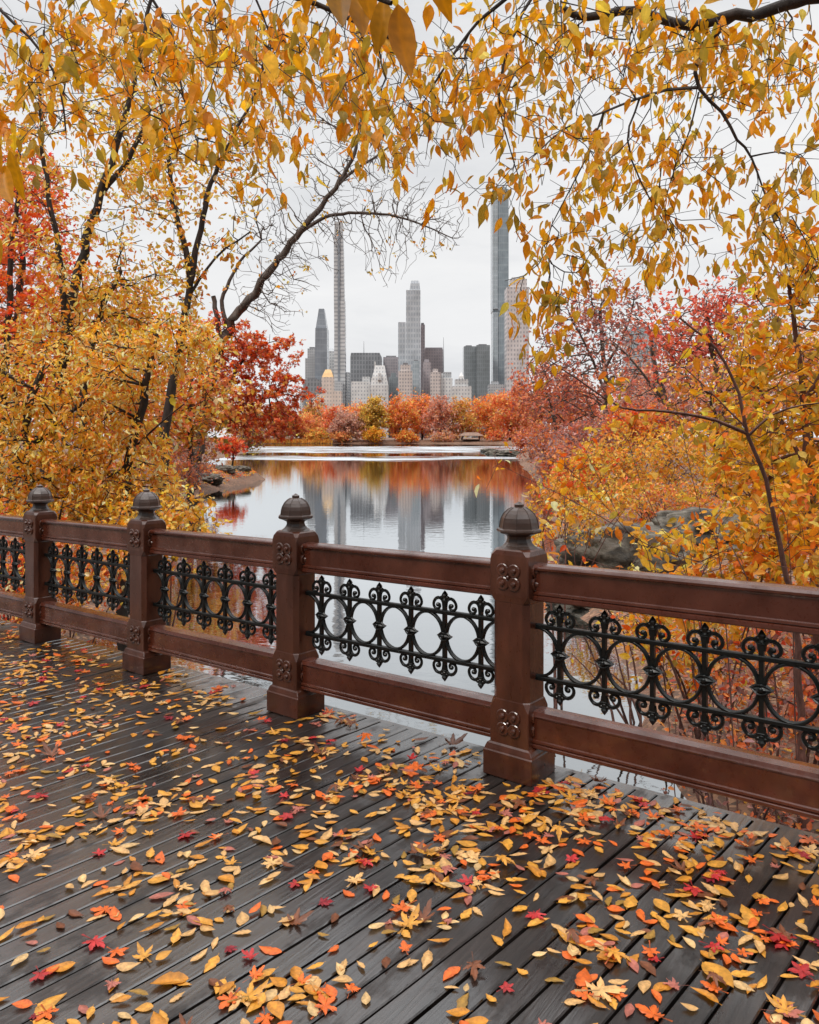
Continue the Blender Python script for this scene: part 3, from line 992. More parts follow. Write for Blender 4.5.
# ================================================================== CITY SKYLINE
def facade(name, wall, glass, pu, pz, fu=0.55, fz=0.5, rough=0.5, jitter=0.25):
    hz = np.array((.60, .63, .67)); wall = tuple(np.array(wall) * .74 + hz * .26); glass = tuple(np.array(glass) * .74 + hz * .26)  # distance haze painted into the wall and glass colours
    m, nt, out = newmat(name)
    tc = N(nt, 'TexCoord')
    so_ = N(nt, 'SeparateXYZ'); nt.links.new(tc.outputs['Object'], so_.inputs[0])
    sn = N(nt, 'SeparateXYZ'); nt.links.new(tc.outputs['Normal'], sn.inputs[0])
    ax = math_n(nt, 'ABSOLUTE', sn.outputs['X'])
    side = math_n(nt, 'GREATER_THAN', ax, 0.6)
    u = math_n(nt, 'ADD', math_n(nt, 'MULTIPLY', so_.outputs['Y'], side), math_n(nt, 'MULTIPLY', so_.outputs['X'], math_n(nt, 'SUBTRACT', 1.0, side)))
    fu_ = math_n(nt, 'LESS_THAN', math_n(nt, 'FRACT', math_n(nt, 'MULTIPLY', u, 1.0 / pu)), fu)
    fz_ = math_n(nt, 'LESS_THAN', math_n(nt, 'FRACT', math_n(nt, 'MULTIPLY', so_.outputs['Z'], 1.0 / pz)), fz)
    win = math_n(nt, 'MULTIPLY', fu_, fz_)
    win = math_n(nt, 'MULTIPLY', win, math_n(nt, 'LESS_THAN', math_n(nt, 'ABSOLUTE', sn.outputs['Z']), 0.5))
    no = noise_node(nt, tc.outputs['Object'], 0.05, 4, 0.6)
    nz = noise_node(nt, tc.outputs['Object'], 0.013, 2, 0.5)
    sh = ramp(nt, no.outputs['Fac'], [(0.3, g(1 - jitter)), (0.7, g(1 + jitter * .3))])
    mxx = N(nt, 'MixRGB'); nt.links.new(win, mxx.inputs[0]); mxx.inputs[1].default_value = (*wall, 1); mxx.inputs[2].default_value = (*glass, 1)
    mu = N(nt, 'MixRGB', blend_type='MULTIPLY'); mu.inputs[0].default_value = 1
    nt.links.new(mxx.outputs[0], mu.inputs[1]); nt.links.new(sh.outputs[0], mu.inputs[2])
    bs = N(nt, 'BsdfPrincipled'); nt.links.new(mu.outputs[0], bs.inputs['Base Color'])
    rr_ = math_n(nt, 'SUBTRACT', rough, math_n(nt, 'MULTIPLY', win, rough * 0.6)); nt.links.new(rr_, bs.inputs['Roughness'])
    nt.links.new(bs.outputs[0], out.inputs[0])
    return m


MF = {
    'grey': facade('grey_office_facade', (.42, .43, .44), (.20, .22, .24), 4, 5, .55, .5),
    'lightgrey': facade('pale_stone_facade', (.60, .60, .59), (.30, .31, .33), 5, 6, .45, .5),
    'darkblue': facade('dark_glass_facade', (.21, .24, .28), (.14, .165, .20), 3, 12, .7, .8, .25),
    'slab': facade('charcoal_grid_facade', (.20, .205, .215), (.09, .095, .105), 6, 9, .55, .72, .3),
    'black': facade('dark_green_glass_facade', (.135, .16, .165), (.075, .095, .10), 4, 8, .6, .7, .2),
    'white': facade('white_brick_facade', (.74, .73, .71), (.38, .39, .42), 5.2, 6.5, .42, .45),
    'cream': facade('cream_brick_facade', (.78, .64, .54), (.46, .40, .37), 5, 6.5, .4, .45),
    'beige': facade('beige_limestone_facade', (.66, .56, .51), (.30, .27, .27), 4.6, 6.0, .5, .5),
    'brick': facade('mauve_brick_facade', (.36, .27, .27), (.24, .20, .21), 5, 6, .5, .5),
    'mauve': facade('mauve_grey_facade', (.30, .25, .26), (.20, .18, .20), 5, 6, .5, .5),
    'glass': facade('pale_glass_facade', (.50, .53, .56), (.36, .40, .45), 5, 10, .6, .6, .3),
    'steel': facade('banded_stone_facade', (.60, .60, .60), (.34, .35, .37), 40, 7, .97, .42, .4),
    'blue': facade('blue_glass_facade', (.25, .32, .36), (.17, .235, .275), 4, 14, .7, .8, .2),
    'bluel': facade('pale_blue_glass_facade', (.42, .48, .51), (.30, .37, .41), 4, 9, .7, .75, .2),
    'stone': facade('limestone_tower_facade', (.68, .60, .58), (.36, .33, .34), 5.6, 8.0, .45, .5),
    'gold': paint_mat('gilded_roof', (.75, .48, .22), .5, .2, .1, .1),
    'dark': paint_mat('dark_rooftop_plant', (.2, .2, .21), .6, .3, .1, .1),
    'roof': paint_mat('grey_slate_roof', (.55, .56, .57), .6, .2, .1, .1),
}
ZB = -4.0


class Bld:
    def __init__(s, name, label, px, Y, rot=0.0):
        s.Y = Y; s.k = Y / F
        s.cx = (px - CX) * s.k
        s.o = thing(name, label, 'building', (s.cx, Y, ZB), 'skyline towers beyond the trees')
        s.rot = rot

    def z(s, y): return HC - (y - HY) * s.k

    def part(s, name, rings, mat):
        """rings: (x0px, x1px, ypx, depth0, depth1) from bottom to top"""
        b = MB(); R = []
        for (x0, x1, y, d0, d1) in rings:
            X0 = (x0 - CX) * s.k; X1 = (x1 - CX) * s.k; z = ZB if y is None else s.z(y)
            R.append([(X0, s.Y + d0, z), (X1, s.Y + d0, z), (X1, s.Y + d1, z), (X0, s.Y + d1, z)])
        b.loft(R)
        return b.build(name, MF[mat] if isinstance(mat, str) else mat, s.o)

    def boxp(s, name, x0, x1, y, mat, d0=0, d1=35, yb=None):
        return s.part(name, [(x0, x1, yb, d0, d1), (x0, x1, y, d0, d1)], mat)

    def mast(s, x, y0, y1, r=0.7):
        b = MB(); b.tube([((x - CX) * s.k, s.Y + 12, s.z(y0)), ((x - CX) * s.k, s.Y + 12, s.z(y1))], [r * 1.4, r * .5], 6)
        return b.build('antenna', MF['grey'], s.o)


b = Bld('office_tower', 'pale grey stepped office tower left of the tapered dark glass tower', 310, 1560)
b.boxp('body', 307.5, 316.5, 348.5, 'grey'); b.boxp('side_wing', 305, 307.4, 358, 'grey', 2, 30); b.boxp('roof_plant', 309, 314, 346.5, 'dark', 8, 25, 348.4)
b = Bld('glass_tower', 'dark blue tapered glass tower with slanted narrow top', 321, 1500)
b.part('body', [(315, 327, None, 0, 40), (315, 327, 352, 0, 40), (315.3, 326.8, 328, 0, 38)], 'darkblue')
b.part('tapered_top', [(315.6, 326.4, 327.9, 2, 36), (318.3, 323.6, 308, 8, 24)], 'darkblue')
b = Bld('office_tower', 'small grey round-topped tower squeezed between the dark glass tower and the thinnest tower', 330, 1600)
b.boxp('body', 326.5, 334, 351, 'lightgrey'); b.part('round_top', [(326.8, 333.6, 350.9, 2, 30), (328, 332, 347.5, 8, 24)], 'grey')
b = Bld('pencil_tower', 'extremely thin pale banded tower, the tallest on the left', 339, 1450)
b.part('body', [(334.2, 345.3, None, 0, 20), (334.2, 345.2, 330, 0, 20), (333.9, 344.7, 300, 0, 20)], 'steel')
b.part('upper_shaft', [(333.8, 344.2, 299.9, 1, 18), (333.8, 343.4, 250, 1, 17), (333.8, 342.8, 236, 1, 16)], 'steel')
b.part('crown', [(334.2, 342.6, 235.9, 2, 14), (334.4, 342.3, 221.5, 2, 12)], 'lightgrey')
b.boxp('window_strip', 337.8, 340.0, 232, 'darkblue', -1.2, -.3)
b.boxp('podium_wing', 345.6, 349.2, 372, 'grey', 4, 25); b.boxp('podium', 334.5, 343, 382, 'grey', -9, -2)
b = Bld('slab_tower', 'broad charcoal grid-faced slab tower with a rooftop mast', 366, 1620)
b.part('body', [(350.3, 381.6, None, 0, 40), (350.3, 381.6, 357, 0, 40), (351, 379.5, 352.8, 0, 40)], 'slab'); b.mast(363.5, 352.7, 340.5)
b = Bld('apartment_block', 'mauve grey flat-topped block behind the white chateau-roofed building', 391, 1640)
b.boxp('body', 383.2, 398.5, 357, 'mauve'); b.boxp('roof_plant', 386, 396, 355.4, 'dark', 6, 24, 356.9)
b = Bld('hotel', 'white hotel with steep chateau roof and pointed dormers', 379, 1380)
b.boxp('body', 370.3, 388.3, 385, 'white'); b.part('roof', [(370.6, 388, 384.9, 1, 34), (372.3, 386.4, 376, 3, 30), (375.0, 384.4, 365, 8, 22)], 'white')
b.boxp('chimney', 374.2, 375.4, 361, 'white', 8, 12, 368); b.boxp('dormer', 378, 381, 373, 'white', -1.5, 3, 380); b.boxp('setback', 371, 373, 378, 'white', 2, 12, 384.8)
b = Bld('apartment_block', 'low white apartment block with stepped roof left of the chateau-roofed hotel', 361, 1400)
b.boxp('body', 351.2, 370, 381.5, 'white'); b.boxp('penthouse', 362, 369.5, 376.5, 'lightgrey', 5, 25, 381.4)
b = Bld('office_block', 'dark teal glass block right of the chateau-roofed hotel', 392, 1420)
b.boxp('body', 388.6, 397.8, 377, 'black'); b.boxp('penthouse', 391, 396, 372.5, 'black', 5, 25, 376.9)
b = Bld('hotel', 'cream hotel with gilded peaked top at the left of the skyline', 327, 1340)
b.boxp('body', 321.3, 333.0, 377, 'cream', 3, 26); b.part('roof', [(321.6, 332.7, 376.9, 4, 25), (323.2, 331.5, 372.5, 7, 20), (324.8, 330.0, 369, 10, 17)], 'gold')
b.boxp('wing', 312, 321.1, 397, 'cream', 0, 30); b.boxp('wing', 333.2, 341, 391, 'cream', 0, 30); b.boxp('parapet', 316, 321, 393.5, 'cream', 6, 24, 396.9)
b = Bld('office_block', 'dark low block half hidden behind the dark red maple', 311, 1470)
b.boxp('body', 303, 320.5, 379.5, 'slab'); b.boxp('roof_plant', 307, 316, 378, 'dark', 5, 25, 379.4)
b = Bld('glass_tower', 'pale grey glass tower with stepped crown at the centre of the skyline', 411, 1480)
b.part('body', [(405.8, 420.6, None, 0, 34), (406.2, 420.4, 290, 0, 34)], 'glass')
b.part('crown', [(409.6, 420.2, 289.9, 2, 30), (410.6, 419.6, 283, 4, 26), (411.2, 418.6, 280.3, 6, 22)], 'glass'); b.boxp('left_shoulder', 398.2, 405.7, 322, 'glass', 1, 30); b.boxp('roof_plant', 411.4, 418.6, 280, 'dark', 7, 20, 284)
b = Bld('office_tower', 'narrow dark tower touching the right side of the central glass tower', 423, 1520)
b.boxp('body', 420.9, 424.9, 324.5, 'brick'); b.boxp('roof_plant', 421.2, 424, 322.5, 'dark', 5, 20, 324.4)
b = Bld('apartment_block', 'pinkish beige block with a stepped top in front of the central glass tower', 405, 1350)
b.boxp('body', 398.4, 412.4, 371, 'beige'); b.boxp('upper_storeys', 400.4, 410.6, 364.5, 'beige', 4, 22, 370.9); b.boxp('penthouse', 403, 408, 362.4, 'dark', 7, 18, 364.4)
b = Bld('glass_block', 'small grey glass block between the beige block and the narrow dark tower', 415, 1400)
b.boxp('body', 412.6, 419.4, 361, 'bluel'); b.boxp('roof_plant', 414, 418, 359.5, 'dark', 5, 20, 360.9)
b = Bld('office_tower', 'mauve brick tower with a thin mast right of centre', 434, 1560)
b.boxp('body', 424.8, 443, 349.3, 'brick'); b.boxp('cornice', 425.2, 442.6, 347.4, 'mauve', 2, 30, 349.2); b.mast(443.8, 372, 336.5)
b = Bld('office_block', 'dark brown block in front of the mauve brick tower', 427, 1430)
b.boxp('body', 423.4, 431, 362, 'brick'); b.boxp('penthouse', 424.5, 429, 358.8, 'mauve', 5, 20, 361.9)
b = Bld('apartment_block', 'pale pink block left of the low white buildings', 436, 1380)
b.boxp('body', 430.5, 440.5, 372, 'beige'); b.boxp('penthouse', 433, 438, 368.5, 'beige', 5, 20, 371.9)
b = Bld('apartment_block', 'grey white block with notched roof left of the peaked white building', 446, 1390)
b.boxp('body', 440.8, 452.5, 378, 'white'); b.boxp('upper_storeys', 443.5, 451.5, 371.8, 'grey', 4, 22, 377.9); b.boxp('penthouse', 441.5, 443, 373, 'lightgrey', 4, 12, 377.9)
b = Bld('apartment_block', 'white building with a small peaked centre tower beside the dark slabs', 462, 1370)
b.boxp('body', 452.8, 471.5, 386, 'white'); b.boxp('upper_storeys', 455.5, 468.5, 379, 'lightgrey', 4, 24, 385.9)
b.part('roof_peak', [(459, 464.4, 378.9, 6, 20), (459.4, 464, 376, 7, 19), (461.3, 461.9, 372, 11, 13)], 'white')
b = Bld('slab_tower', 'left of the two dark green glass slabs', 470, 1500)
b.boxp('body', 464, 475.9, 346.2, 'black'); b.boxp('roof_plant', 466, 472, 345, 'dark', 5, 24, 346.1)
b = Bld('slab_tower', 'right and slightly taller of the two dark green glass slabs', 483, 1490)
b.boxp('body', 476.5, 490, 345, 'black'); b.boxp('roof_plant', 479, 487, 343.8, 'dark', 5, 24, 344.9)
b = Bld('glass_tower', 'tallest blue glass tower, its top behind golden leaves', 500, 1530)
b.boxp('body', 493, 506.3, 311, 'blue', 0, 38); b.boxp('upper_shaft', 492.6, 508.6, 189, 'blue', -1, 37, 310.9); b.boxp('light_edge', 492.8, 497.6, 190.5, 'bluel', -3.0, -1.3, 309)
b.boxp('lower_light_edge', 493.2, 497.8, 312.5, 'bluel', -2.4, -.4); b.boxp('crown', 495, 507, 186, 'bluel', 4, 30, 188.9)
b = Bld('stone_tower', 'limestone tower with gridded windows just right of the tallest blue tower', 517, 1440)
b.boxp('body', 506.8, 529.2, 287, 'stone'); b.boxp('upper_storeys', 510.8, 527.2, 278.4, 'stone', 4, 24, 286.9); b.boxp('crown', 512.5, 525.5, 276.4, 'lightgrey', 7, 20, 278.3)
b = Bld('office_block', 'low grey block between the dark slabs and the tallest tower', 496, 1380)
b.boxp('body', 489.5, 505.5, 384, 'grey'); b.boxp('penthouse', 492, 499, 381, 'grey', 5, 20, 383.9)
b = Bld('office_tower', 'blue grey tower glimpsed behind the reddish trees on the right bank', 642, 1400)
b.boxp('body', 628, 656, 329, 'bluel'); b.boxp('roof_plant', 634, 650, 326, 'dark', 5, 24, 328.9)
b = Bld('apartment_block', 'broad low grey row of buildings behind the far treeline', 420, 1660)
b.boxp('body', 300, 540, 392, 'lightgrey'); b.boxp('roof_plant', 360, 372, 388, 'grey', 5, 24, 391.9)

# ================================================================== FAR SHORE
def far_tree(px0, px1, top, Y, pal, label, name='autumn_tree', n=4200, bare=0.0, lsz=0.95, low=0.03, cat='tree'):
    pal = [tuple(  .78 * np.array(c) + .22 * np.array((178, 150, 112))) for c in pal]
    cx = (px0 + px1) / 2; k = Y / F
    base = np.array([(cx - CX) * k, Y, float(ground_z(np.array([(cx - CX) * k]), np.array([Y]))[0]) - .1])
    topz = HC - (top - HY) * k
    H = topz - base[2]; rx = (px1 - px0) / 2 * k
    cz = base[2] + H * .5
    m = 130
    u = rng.normal(0, 1, (m, 3)); u /= np.linalg.norm(u, axis=1, keepdims=True); u *= rng.random((m, 1)) ** .4
    # uneven outline: lobes
    lob = 1 + .22 * np.sin(u[:, 0] * 5 + rng.random() * 6) * np.cos(u[:, 2] * 4 + rng.random() * 6)
    A = np.array([base[0], base[1], cz]) + u * lob[:, None] * np.array([rx * 1.12, rx * .8, H * .47])
    A = A[A[:, 2] > base[2] + H * low]
    tr = [(np.array([base, base + np.array([rng.normal(0, .05) * rx, 0, H * .3]), base + np.array([rng.normal(0, .12) * rx, 0, H * .62])]), H * .022, H * .010)]
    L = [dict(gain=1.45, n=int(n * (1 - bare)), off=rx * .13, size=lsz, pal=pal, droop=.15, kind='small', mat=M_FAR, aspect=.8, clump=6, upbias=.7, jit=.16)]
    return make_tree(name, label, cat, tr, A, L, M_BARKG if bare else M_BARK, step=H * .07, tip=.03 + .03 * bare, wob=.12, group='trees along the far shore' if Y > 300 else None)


Y0 = 402
far_tree(262, 300, 405, 400, OLIVE + RUST, 'olive brown tree on the far shore beside the dark red maple')
far_tree(288, 322, 414, 408, RUST, 'low rust tree at the left of the far treeline')
far_tree(300, 330, 398, 440, MAUVE + OLIVE, 'brown tree behind the low rust tree on the far shore')
far_tree(321, 352, 402, 418, RED + RUST, 'dull red tree behind the grey bare one on the far shore')
far_tree(330, 363, 408, 402, MAUVE, 'grey mauve nearly bare tree on the far shore left of the yellow-green tree', bare=.25)
far_tree(340, 376, 400, 432, ORNG + RUST, 'soft orange tree behind the grey mauve one on the far shore')
far_tree(359, 386, 397, 404, OLIVE, 'rounded yellow olive tree on the far shore, its trunk forked', n=4800)
far_tree(383, 416, 394, 410, RUST + ORNG, 'tall rusty orange tree right of the yellow olive tree on the far shore', n=4800)
far_tree(404, 440, 391, 424, ORNG + PINK, 'tallest pinkish orange tree at the centre of the far treeline', n=4800)
far_tree(424, 456, 395, 408, MAUVE + PINK, 'dusty pink tree right of the central far tree', bare=.15)
far_tree(446, 478, 396, 412, OLIVE + RUST, 'olive brown tree near the wooden shelter on the far shore')
far_tree(470, 504, 391, 420, ORNG + RUST, 'bright orange tree behind the wooden shelter', n=4800)
far_tree(490, 530, 388, 400, REDO + RUST, 'large red orange tree at the right of the far treeline', n=5600)
far_tree(518, 560, 385, 392, RUST + PINK, 'rusty tree where the far shore meets the right bank', n=4800)
far_tree(545, 600, 372, 380, PINK + RUST, 'tall dusty red tree behind the right bank trees', n=4800)
far_tree(225, 270, 396, 380, OLIVE + RUST, 'brownish tree behind the dark red maple', n=4800)
far_tree(362, 386, 428, 397, [(246, 140, 30), (238, 120, 28)], 'small bright orange shrub at the waterline below the yellow olive tree', 'autumn_shrub', 1700, lsz=.7, low=.02, cat='shrub')
far_tree(304, 330, 430, 398, ORNG + OLIVE, 'low orange shrub at the waterline on the left of the far shore', 'autumn_shrub', 1700, lsz=.7, low=.02, cat='shrub')
far_tree(332, 352, 432, 397, RUST, 'low rust shrub at the waterline under the grey mauve tree', 'autumn_shrub', 1500, lsz=.7, low=.02, cat='shrub')
far_tree(396, 420, 431, 399, ORNG, 'low orange shrub at the waterline right of the bright orange one', 'autumn_shrub', 1500, lsz=.7, low=.02, cat='shrub')
far_tree(430, 455, 432, 398, MAUVE + RUST, 'low brownish shrub at the waterline left of the wooden shelter', 'autumn_shrub', 1500, lsz=.7, low=.02, cat='shrub')
far_tree(484, 512, 430, 395, REDO, 'low red shrub at the waterline right of the wooden shelter', 'autumn_shrub', 1500, lsz=.7, low=.02, cat='shrub')
far_tree(240, 262, 432, 330, YEL, 'low yellow shrub at the far left shore', 'autumn_shrub', 1500, lsz=.6, low=.02, cat='shrub')

far_tree(596, 690, 362, 150, MAUVE + PINK, 'broad mauve wood edge behind the reddish trees of the right bank', 'autumn_tree', n=5200, lsz=.55)
far_tree(668, 780, 345, 165, MAUVE + PINK, 'tall dusty tree behind the scarlet one on the right bank', 'autumn_tree', n=5600, lsz=.6)
far_tree(760, 860, 318, 150, RUST + YGRN, 'tall rusty tree far behind the yellow-green leaves at the right edge', 'autumn_tree', n=5200, lsz=.6)

# reeds on the left of the far shore
k = 2600
rx = rng.uniform(-84, -38, k); ry = 391 + rng.uniform(-4, 5, k) - np.clip((-60 - rx), 0, 30) * 2.3
sd = lake_sd(rx, ry); ok = (sd > -1) & (sd < 14)
rp = np.stack([rx, ry, ground_z(rx, ry)], 1)[ok]
d = rng.normal(0, .25, rp.shape); d[:, 2] = 1
rd = leaf_mesh('reeds', rp, d, rng.normal(0, 1, rp.shape), rng.uniform(1.0, 2.2, len(rp)), .2, pick([(206, 150, 70), (222, 168, 82), (190, 120, 60)], len(rp)), 'small', M_FAR)
tag(rd, 'band of tawny reeds along the far left shore', 'reeds', kind='stuff')

# wooden shelter on the far shore
kx = 396 / F
sx = (471 - CX) * kx; sz = float(ground_z(np.array([sx]), np.array([396.]))[0])
sh = thing('wooden_shelter', 'small open wooden shelter with pitched roof at the water on the far shore', 'shelter', (sx, 396, sz))
MW = paint_mat('weathered_timber', (.16, .10, .075), .8, .3, 1.0, .2)
for ax in (-4.2, 4.2):
    for ay in (-2, 2):
        bb = MB(); bb.box(sx + ax - .2, sx + ax + .2, 396 + ay - .2, 396 + ay + .2, sz - .6, sz + 2.6); bb.build('post', MW, sh)
bb = MB(); bb.loft([[(sx - 6, 393, sz + 2.5), (sx + 6, 393, sz + 2.5), (sx + 6, 399, sz + 2.5), (sx - 6, 399, sz + 2.5)], [(sx - 5.8, 393.2, sz + 2.8), (sx + 5.8, 393.2, sz + 2.8), (sx + 5.8, 398.8, sz + 2.8), (sx - 5.8, 398.8, sz + 2.8)],
            [(sx - 3.4, 395.9, sz + 4.3), (sx + 3.4, 395.9, sz + 4.3), (sx + 3.4, 396.1, sz + 4.3), (sx - 3.4, 396.1, sz + 4.3)]])
bb.build('roof', paint_mat('shelter_shingles', (.24, .15, .11), .8, .3, 1.0, .2), sh)
bb = MB(); bb.box(sx - 4, sx + 4, 397.6, 397.9, sz - .3, sz + .9); bb.build('railing', MW, sh)

# ================================================================== ROCKS
m, nt, out = newmat('mossy_schist')
tc = N(nt, 'TexCoord')
n1 = noise_node(nt, tc.outputs['Object'], 1.6, 8, 0.65, .5); n2 = noise_node(nt, tc.outputs['Object'], 9, 6, 0.65)
r1 = ramp(nt, n1.outputs['Fac'], [(.34, (.014, .011, .008)), (.45, (.055, .045, .031)), (.54, (.13, .11, .084)), (.60, (.17, .148, .12)), (.68, (.05, .05, .022))])
bs = N(nt, 'BsdfPrincipled'); bs.inputs['Roughness'].default_value = .75; nt.links.new(r1.outputs[0], bs.inputs['Base Color'])
bp = N(nt, 'Bump'); bp.inputs['Strength'].default_value = .8; bp.inputs['Distance'].default_value = .08
nt.links.new(n2.outputs['Fac'], bp.inputs['Height']); nt.links.new(bp.outputs[0], bs.inputs['Normal']); nt.links.new(bs.outputs[0], out.inputs[0])
M_ROCK = m


def rock(name, label, c, r, seed, group=None):
    s0, s1 = 72, 44
    P = []
    for j in range(s1 + 1):
        th = -math.pi / 2 + math.pi * j / s1
        for i in range(s0):
            a = 2 * math.pi * i / s0
            v = Vector((math.cos(a) * math.cos(th), math.sin(a) * math.cos(th), math.sin(th)))
            q = v * 1.3 + Vector((seed * 3.1, seed * 1.7, 0))
            n1 = mnoise.noise(q)
            cell = mnoise.voronoi(q * 1.9)[0]
            k = 1.02 + .24 * n1 + .30 * (cell[1] - cell[0]) - .10 + .11 * mnoise.noise(q * 5) + .05 * mnoise.noise(q * 13)
            lay = (v.z * 3.2 + v.x * 1.1 + n1 * 1.2)
            k += .09 * (abs((lay % 1.0) - .5) - .25)
            k = min(k, .92 / max(.2, abs(v.z) * .98 + .22 * abs(v.x)))
            P.append([c[0] + r[0] * k * v.x, c[1] + r[1] * k * v.y, c[2] + r[2] * k * v.z])
    i = np.arange(s1)[:, None] * s0; j = np.arange(s0)[None]
    f = np.stack([i + j, i + (j + 1) % s0, i + s0 + (j + 1) % s0, i + s0 + j], -1).reshape(-1, 4)
    o = build_mesh(name, P, f, M_ROCK, None, None, True, tuple(c))
    return tag(o, label, 'rock', group)


c = at(628, 560, 17.5); rock('boulder', 'large mossy grey boulder on the right bank behind the railing', c, (1.5, 1.2, .85), 1)
c = at(600, 590, 15.5); c[2] = ZW + .05; rock('boulder', 'low dark wet boulder at the waterline in front of the large mossy one', c, (1.0, .8, .35), 2)
c = at(702, 540, 19); rock('boulder', 'pale boulder right of the large mossy one, half behind leaves', c, (1.3, 1.2, .8), 3)
for i, (px, Y, s, lb) in enumerate([(497, 150, 1.3, 'small shore rock nearest the open water on the right shore'), (512, 140, 1.8, 'broad shore rock below the right bank trees'),
                                    (489, 175, 1.2, 'farthest small shore rock on the right shore')]):
    c = at(px, 440, Y); c[2] = ZW + .1; rock('shore_rock', lb, c, (s * 1.6, s, s * .55), 5 + i, 'rocks along the right shore')
def gz(x, y): return float(ground_z(np.array([float(x)]), np.array([float(y)]))[0])


for i, (px, py, Y, s, lb) in enumerate([(222, 474, 55, .7, 'flat rock in the middle of the left spit'), (240, 476, 58, .6, 'flat rock near the tip of the left spit'), (206, 470, 50, .8, 'flat rock at the root of the left spit')]):
    c = at(px, py, Y); c[2] = ZW + .12; c[2] = gz(c[0], c[1]); rock('shore_rock', lb, c, (s * 1.3, s * .9, s * .55), 15 + i, 'rocks along the left spit')


# ================================================================== LEFT BANK TREES
def gz(x, y): return float(ground_z(np.array([float(x)]), np.array([float(y)]))[0])


def root(px, Y, dy=0.0):
    x = (px - CX) / F * Y
    return np.array([x, Y, gz(x, Y) - .15])


def cat_pts(*a): return np.concatenate(a)


# dark red maple by the water
Y = 46
make_tree('red_maple', 'dark red maple leaning over the water beyond the yellow trees', 'tree',
          [(np.array([root(193, 48), at(202, 440, 47), at(216, 405, Y), at(232, 378, Y), at(246, 355, Y)]), .20, .08),
           (np.array([at(208, 425, Y), at(245, 404, Y), at(288, 394, Y)]), .09, .03)],
          cat_pts(ell(246, 376, 56, 42, Y, 2.2, 170), ell(280, 394, 42, 22, Y, 1.8, 100), ell(222, 342, 46, 26, Y, 2, 110), ell(216, 395, 40, 34, Y, 2, 80), ell(268, 352, 34, 20, Y, 1.6, 60), ell(282, 424, 26, 14, Y, 1.4, 44), ell(262, 425, 34, 16, Y, 1.4, 60), ell(230, 410, 24, 24, Y, 1.6, 60)),
          [dict(gain=1.1, n=8200, off=.15, size=.20, pal=RED[:3] + RUST + ORNG[1:], droop=.35, kind='maple', mat=M_LEAF, aspect=1, clump=6, upbias=1.4)], step=.35, tip=.012)
make_tree('red_sapling', 'small red sapling standing at the left spit', 'tree',
          [(np.array([root(232, 60), at(233, 455, 60), at(233, 447, 60)]), .09, .05)], ell(232, 445, 15, 8, 60, 1.0, 60),
          [dict(n=900, off=.16, size=.2, pal=RED + REDO, droop=.3, kind='small', mat=M_LEAF, clump=5, aspect=.8)], step=.25, tip=.012)
make_tree('grey_shrub', 'grey olive shrub on the left shore past the spit', 'shrub',
          [(np.array([root(247, 185), at(247, 442, 185), at(248, 435, 185)]), .15, .08)], ell(252, 436, 14, 13, 185, 2.4, 90),
          [dict(n=1400, off=.45, size=.5, pal=OLIVE + MAUVE, droop=.2, kind='small', mat=M_FAR, clump=5, aspect=.7)], step=.35, tip=.02)

# bare leaning tree: long limb reaching right with a fan of bare twigs
Y = 45
tw = []
for (px, py, rx, ry, n) in [(370, 215, 60, 38, 75), (430, 225, 40, 30, 45), (300, 235, 50, 60, 60), (270, 270, 40, 50, 45), (340, 165, 45, 45, 50), (395, 175, 45, 30, 35), (320, 120, 50, 40, 40), (260, 200, 30, 50, 30), (280, 310, 25, 25, 16), (385, 265, 30, 20, 12)]:
    tw.append(ell(px, py, rx, ry, Y, 3.4, int(n * 4.2)))
make_tree('leaning_tree', 'leaning grey tree whose long bare limb reaches right across the sky', 'tree',
          [(np.array([root(189, Y), at(201, 425, Y), at(213, 370, Y), at(228, 328, Y), at(262, 282, Y), at(300, 232, Y), at(335, 188, Y), at(352, 160, Y), at(362, 120, Y)]), .40, .08),
           (np.array([at(228, 328, Y), at(222, 300, Y), at(240, 262, Y), at(262, 240, Y)]), .15, .055),
           (np.array([at(296, 236, Y), at(330, 216, Y), at(375, 213, Y), at(415, 222, Y), at(452, 238, Y)]), .12, .03),
           (np.array([at(335, 188, Y), at(352, 172, Y), at(385, 150, Y), at(410, 128, Y)]), .10, .03),
           (np.array([at(222, 345, Y), at(217, 315, Y), at(214, 296, Y)]), .16, .14)],
          cat_pts(*tw),
          [dict(n=380, off=.2, size=.2, pal=YEL + GOLD, droop=.5, kind='oval', mat=M_LEAF, clump=4, aspect=.7)], M_BARKG, step=.36, tip=.0115, wob=.035, power=.42, maxr=.11, rel=.55, sag=.3)

# vine-clad trunk in the middle of the left bank
Y = 21
make_tree('vine_clad_tree', 'tall dark trunk wrapped in yellow vine leaves, second from the water on the left bank', 'tree',
          [(np.array([root(158, Y), at(166, 420, Y), at(174, 380, Y), at(184, 330, Y), at(190, 280, Y), at(182, 235, Y), at(172, 200, Y), at(168, 150, Y), at(158, 90, Y)]), .19, .03),
           (np.array([at(189, 285, Y), at(198, 240, Y), at(208, 195, Y), at(226, 150, Y), at(252, 100, Y), at(270, 40, Y)]), .10, .025),
           (np.array([at(186, 300, Y), at(215, 258, Y), at(250, 232, Y)]), .05, .02)],
          cat_pts(ell(185, 190, 70, 90, Y, 2.5, 130), ell(230, 110, 60, 80, Y, 2.5, 110), ell(150, 110, 60, 90, Y, 2.5, 110), ell(180, 310, 26, 70, Y, 1.0, 70)),
          [dict(n=2600, off=.20, size=.13, pal=YEL + GOLD, droop=.5, kind='oval', mat=M_LEAF, clump=4, aspect=.6),
           dict(name='vine_leaves', n=900, off=.16, size=.14, pal=YEL, droop=.6, kind='oval', mat=M_LEAF, clump=4, aspect=.7, maxrad=None, all=True)], step=.3, tip=.008)

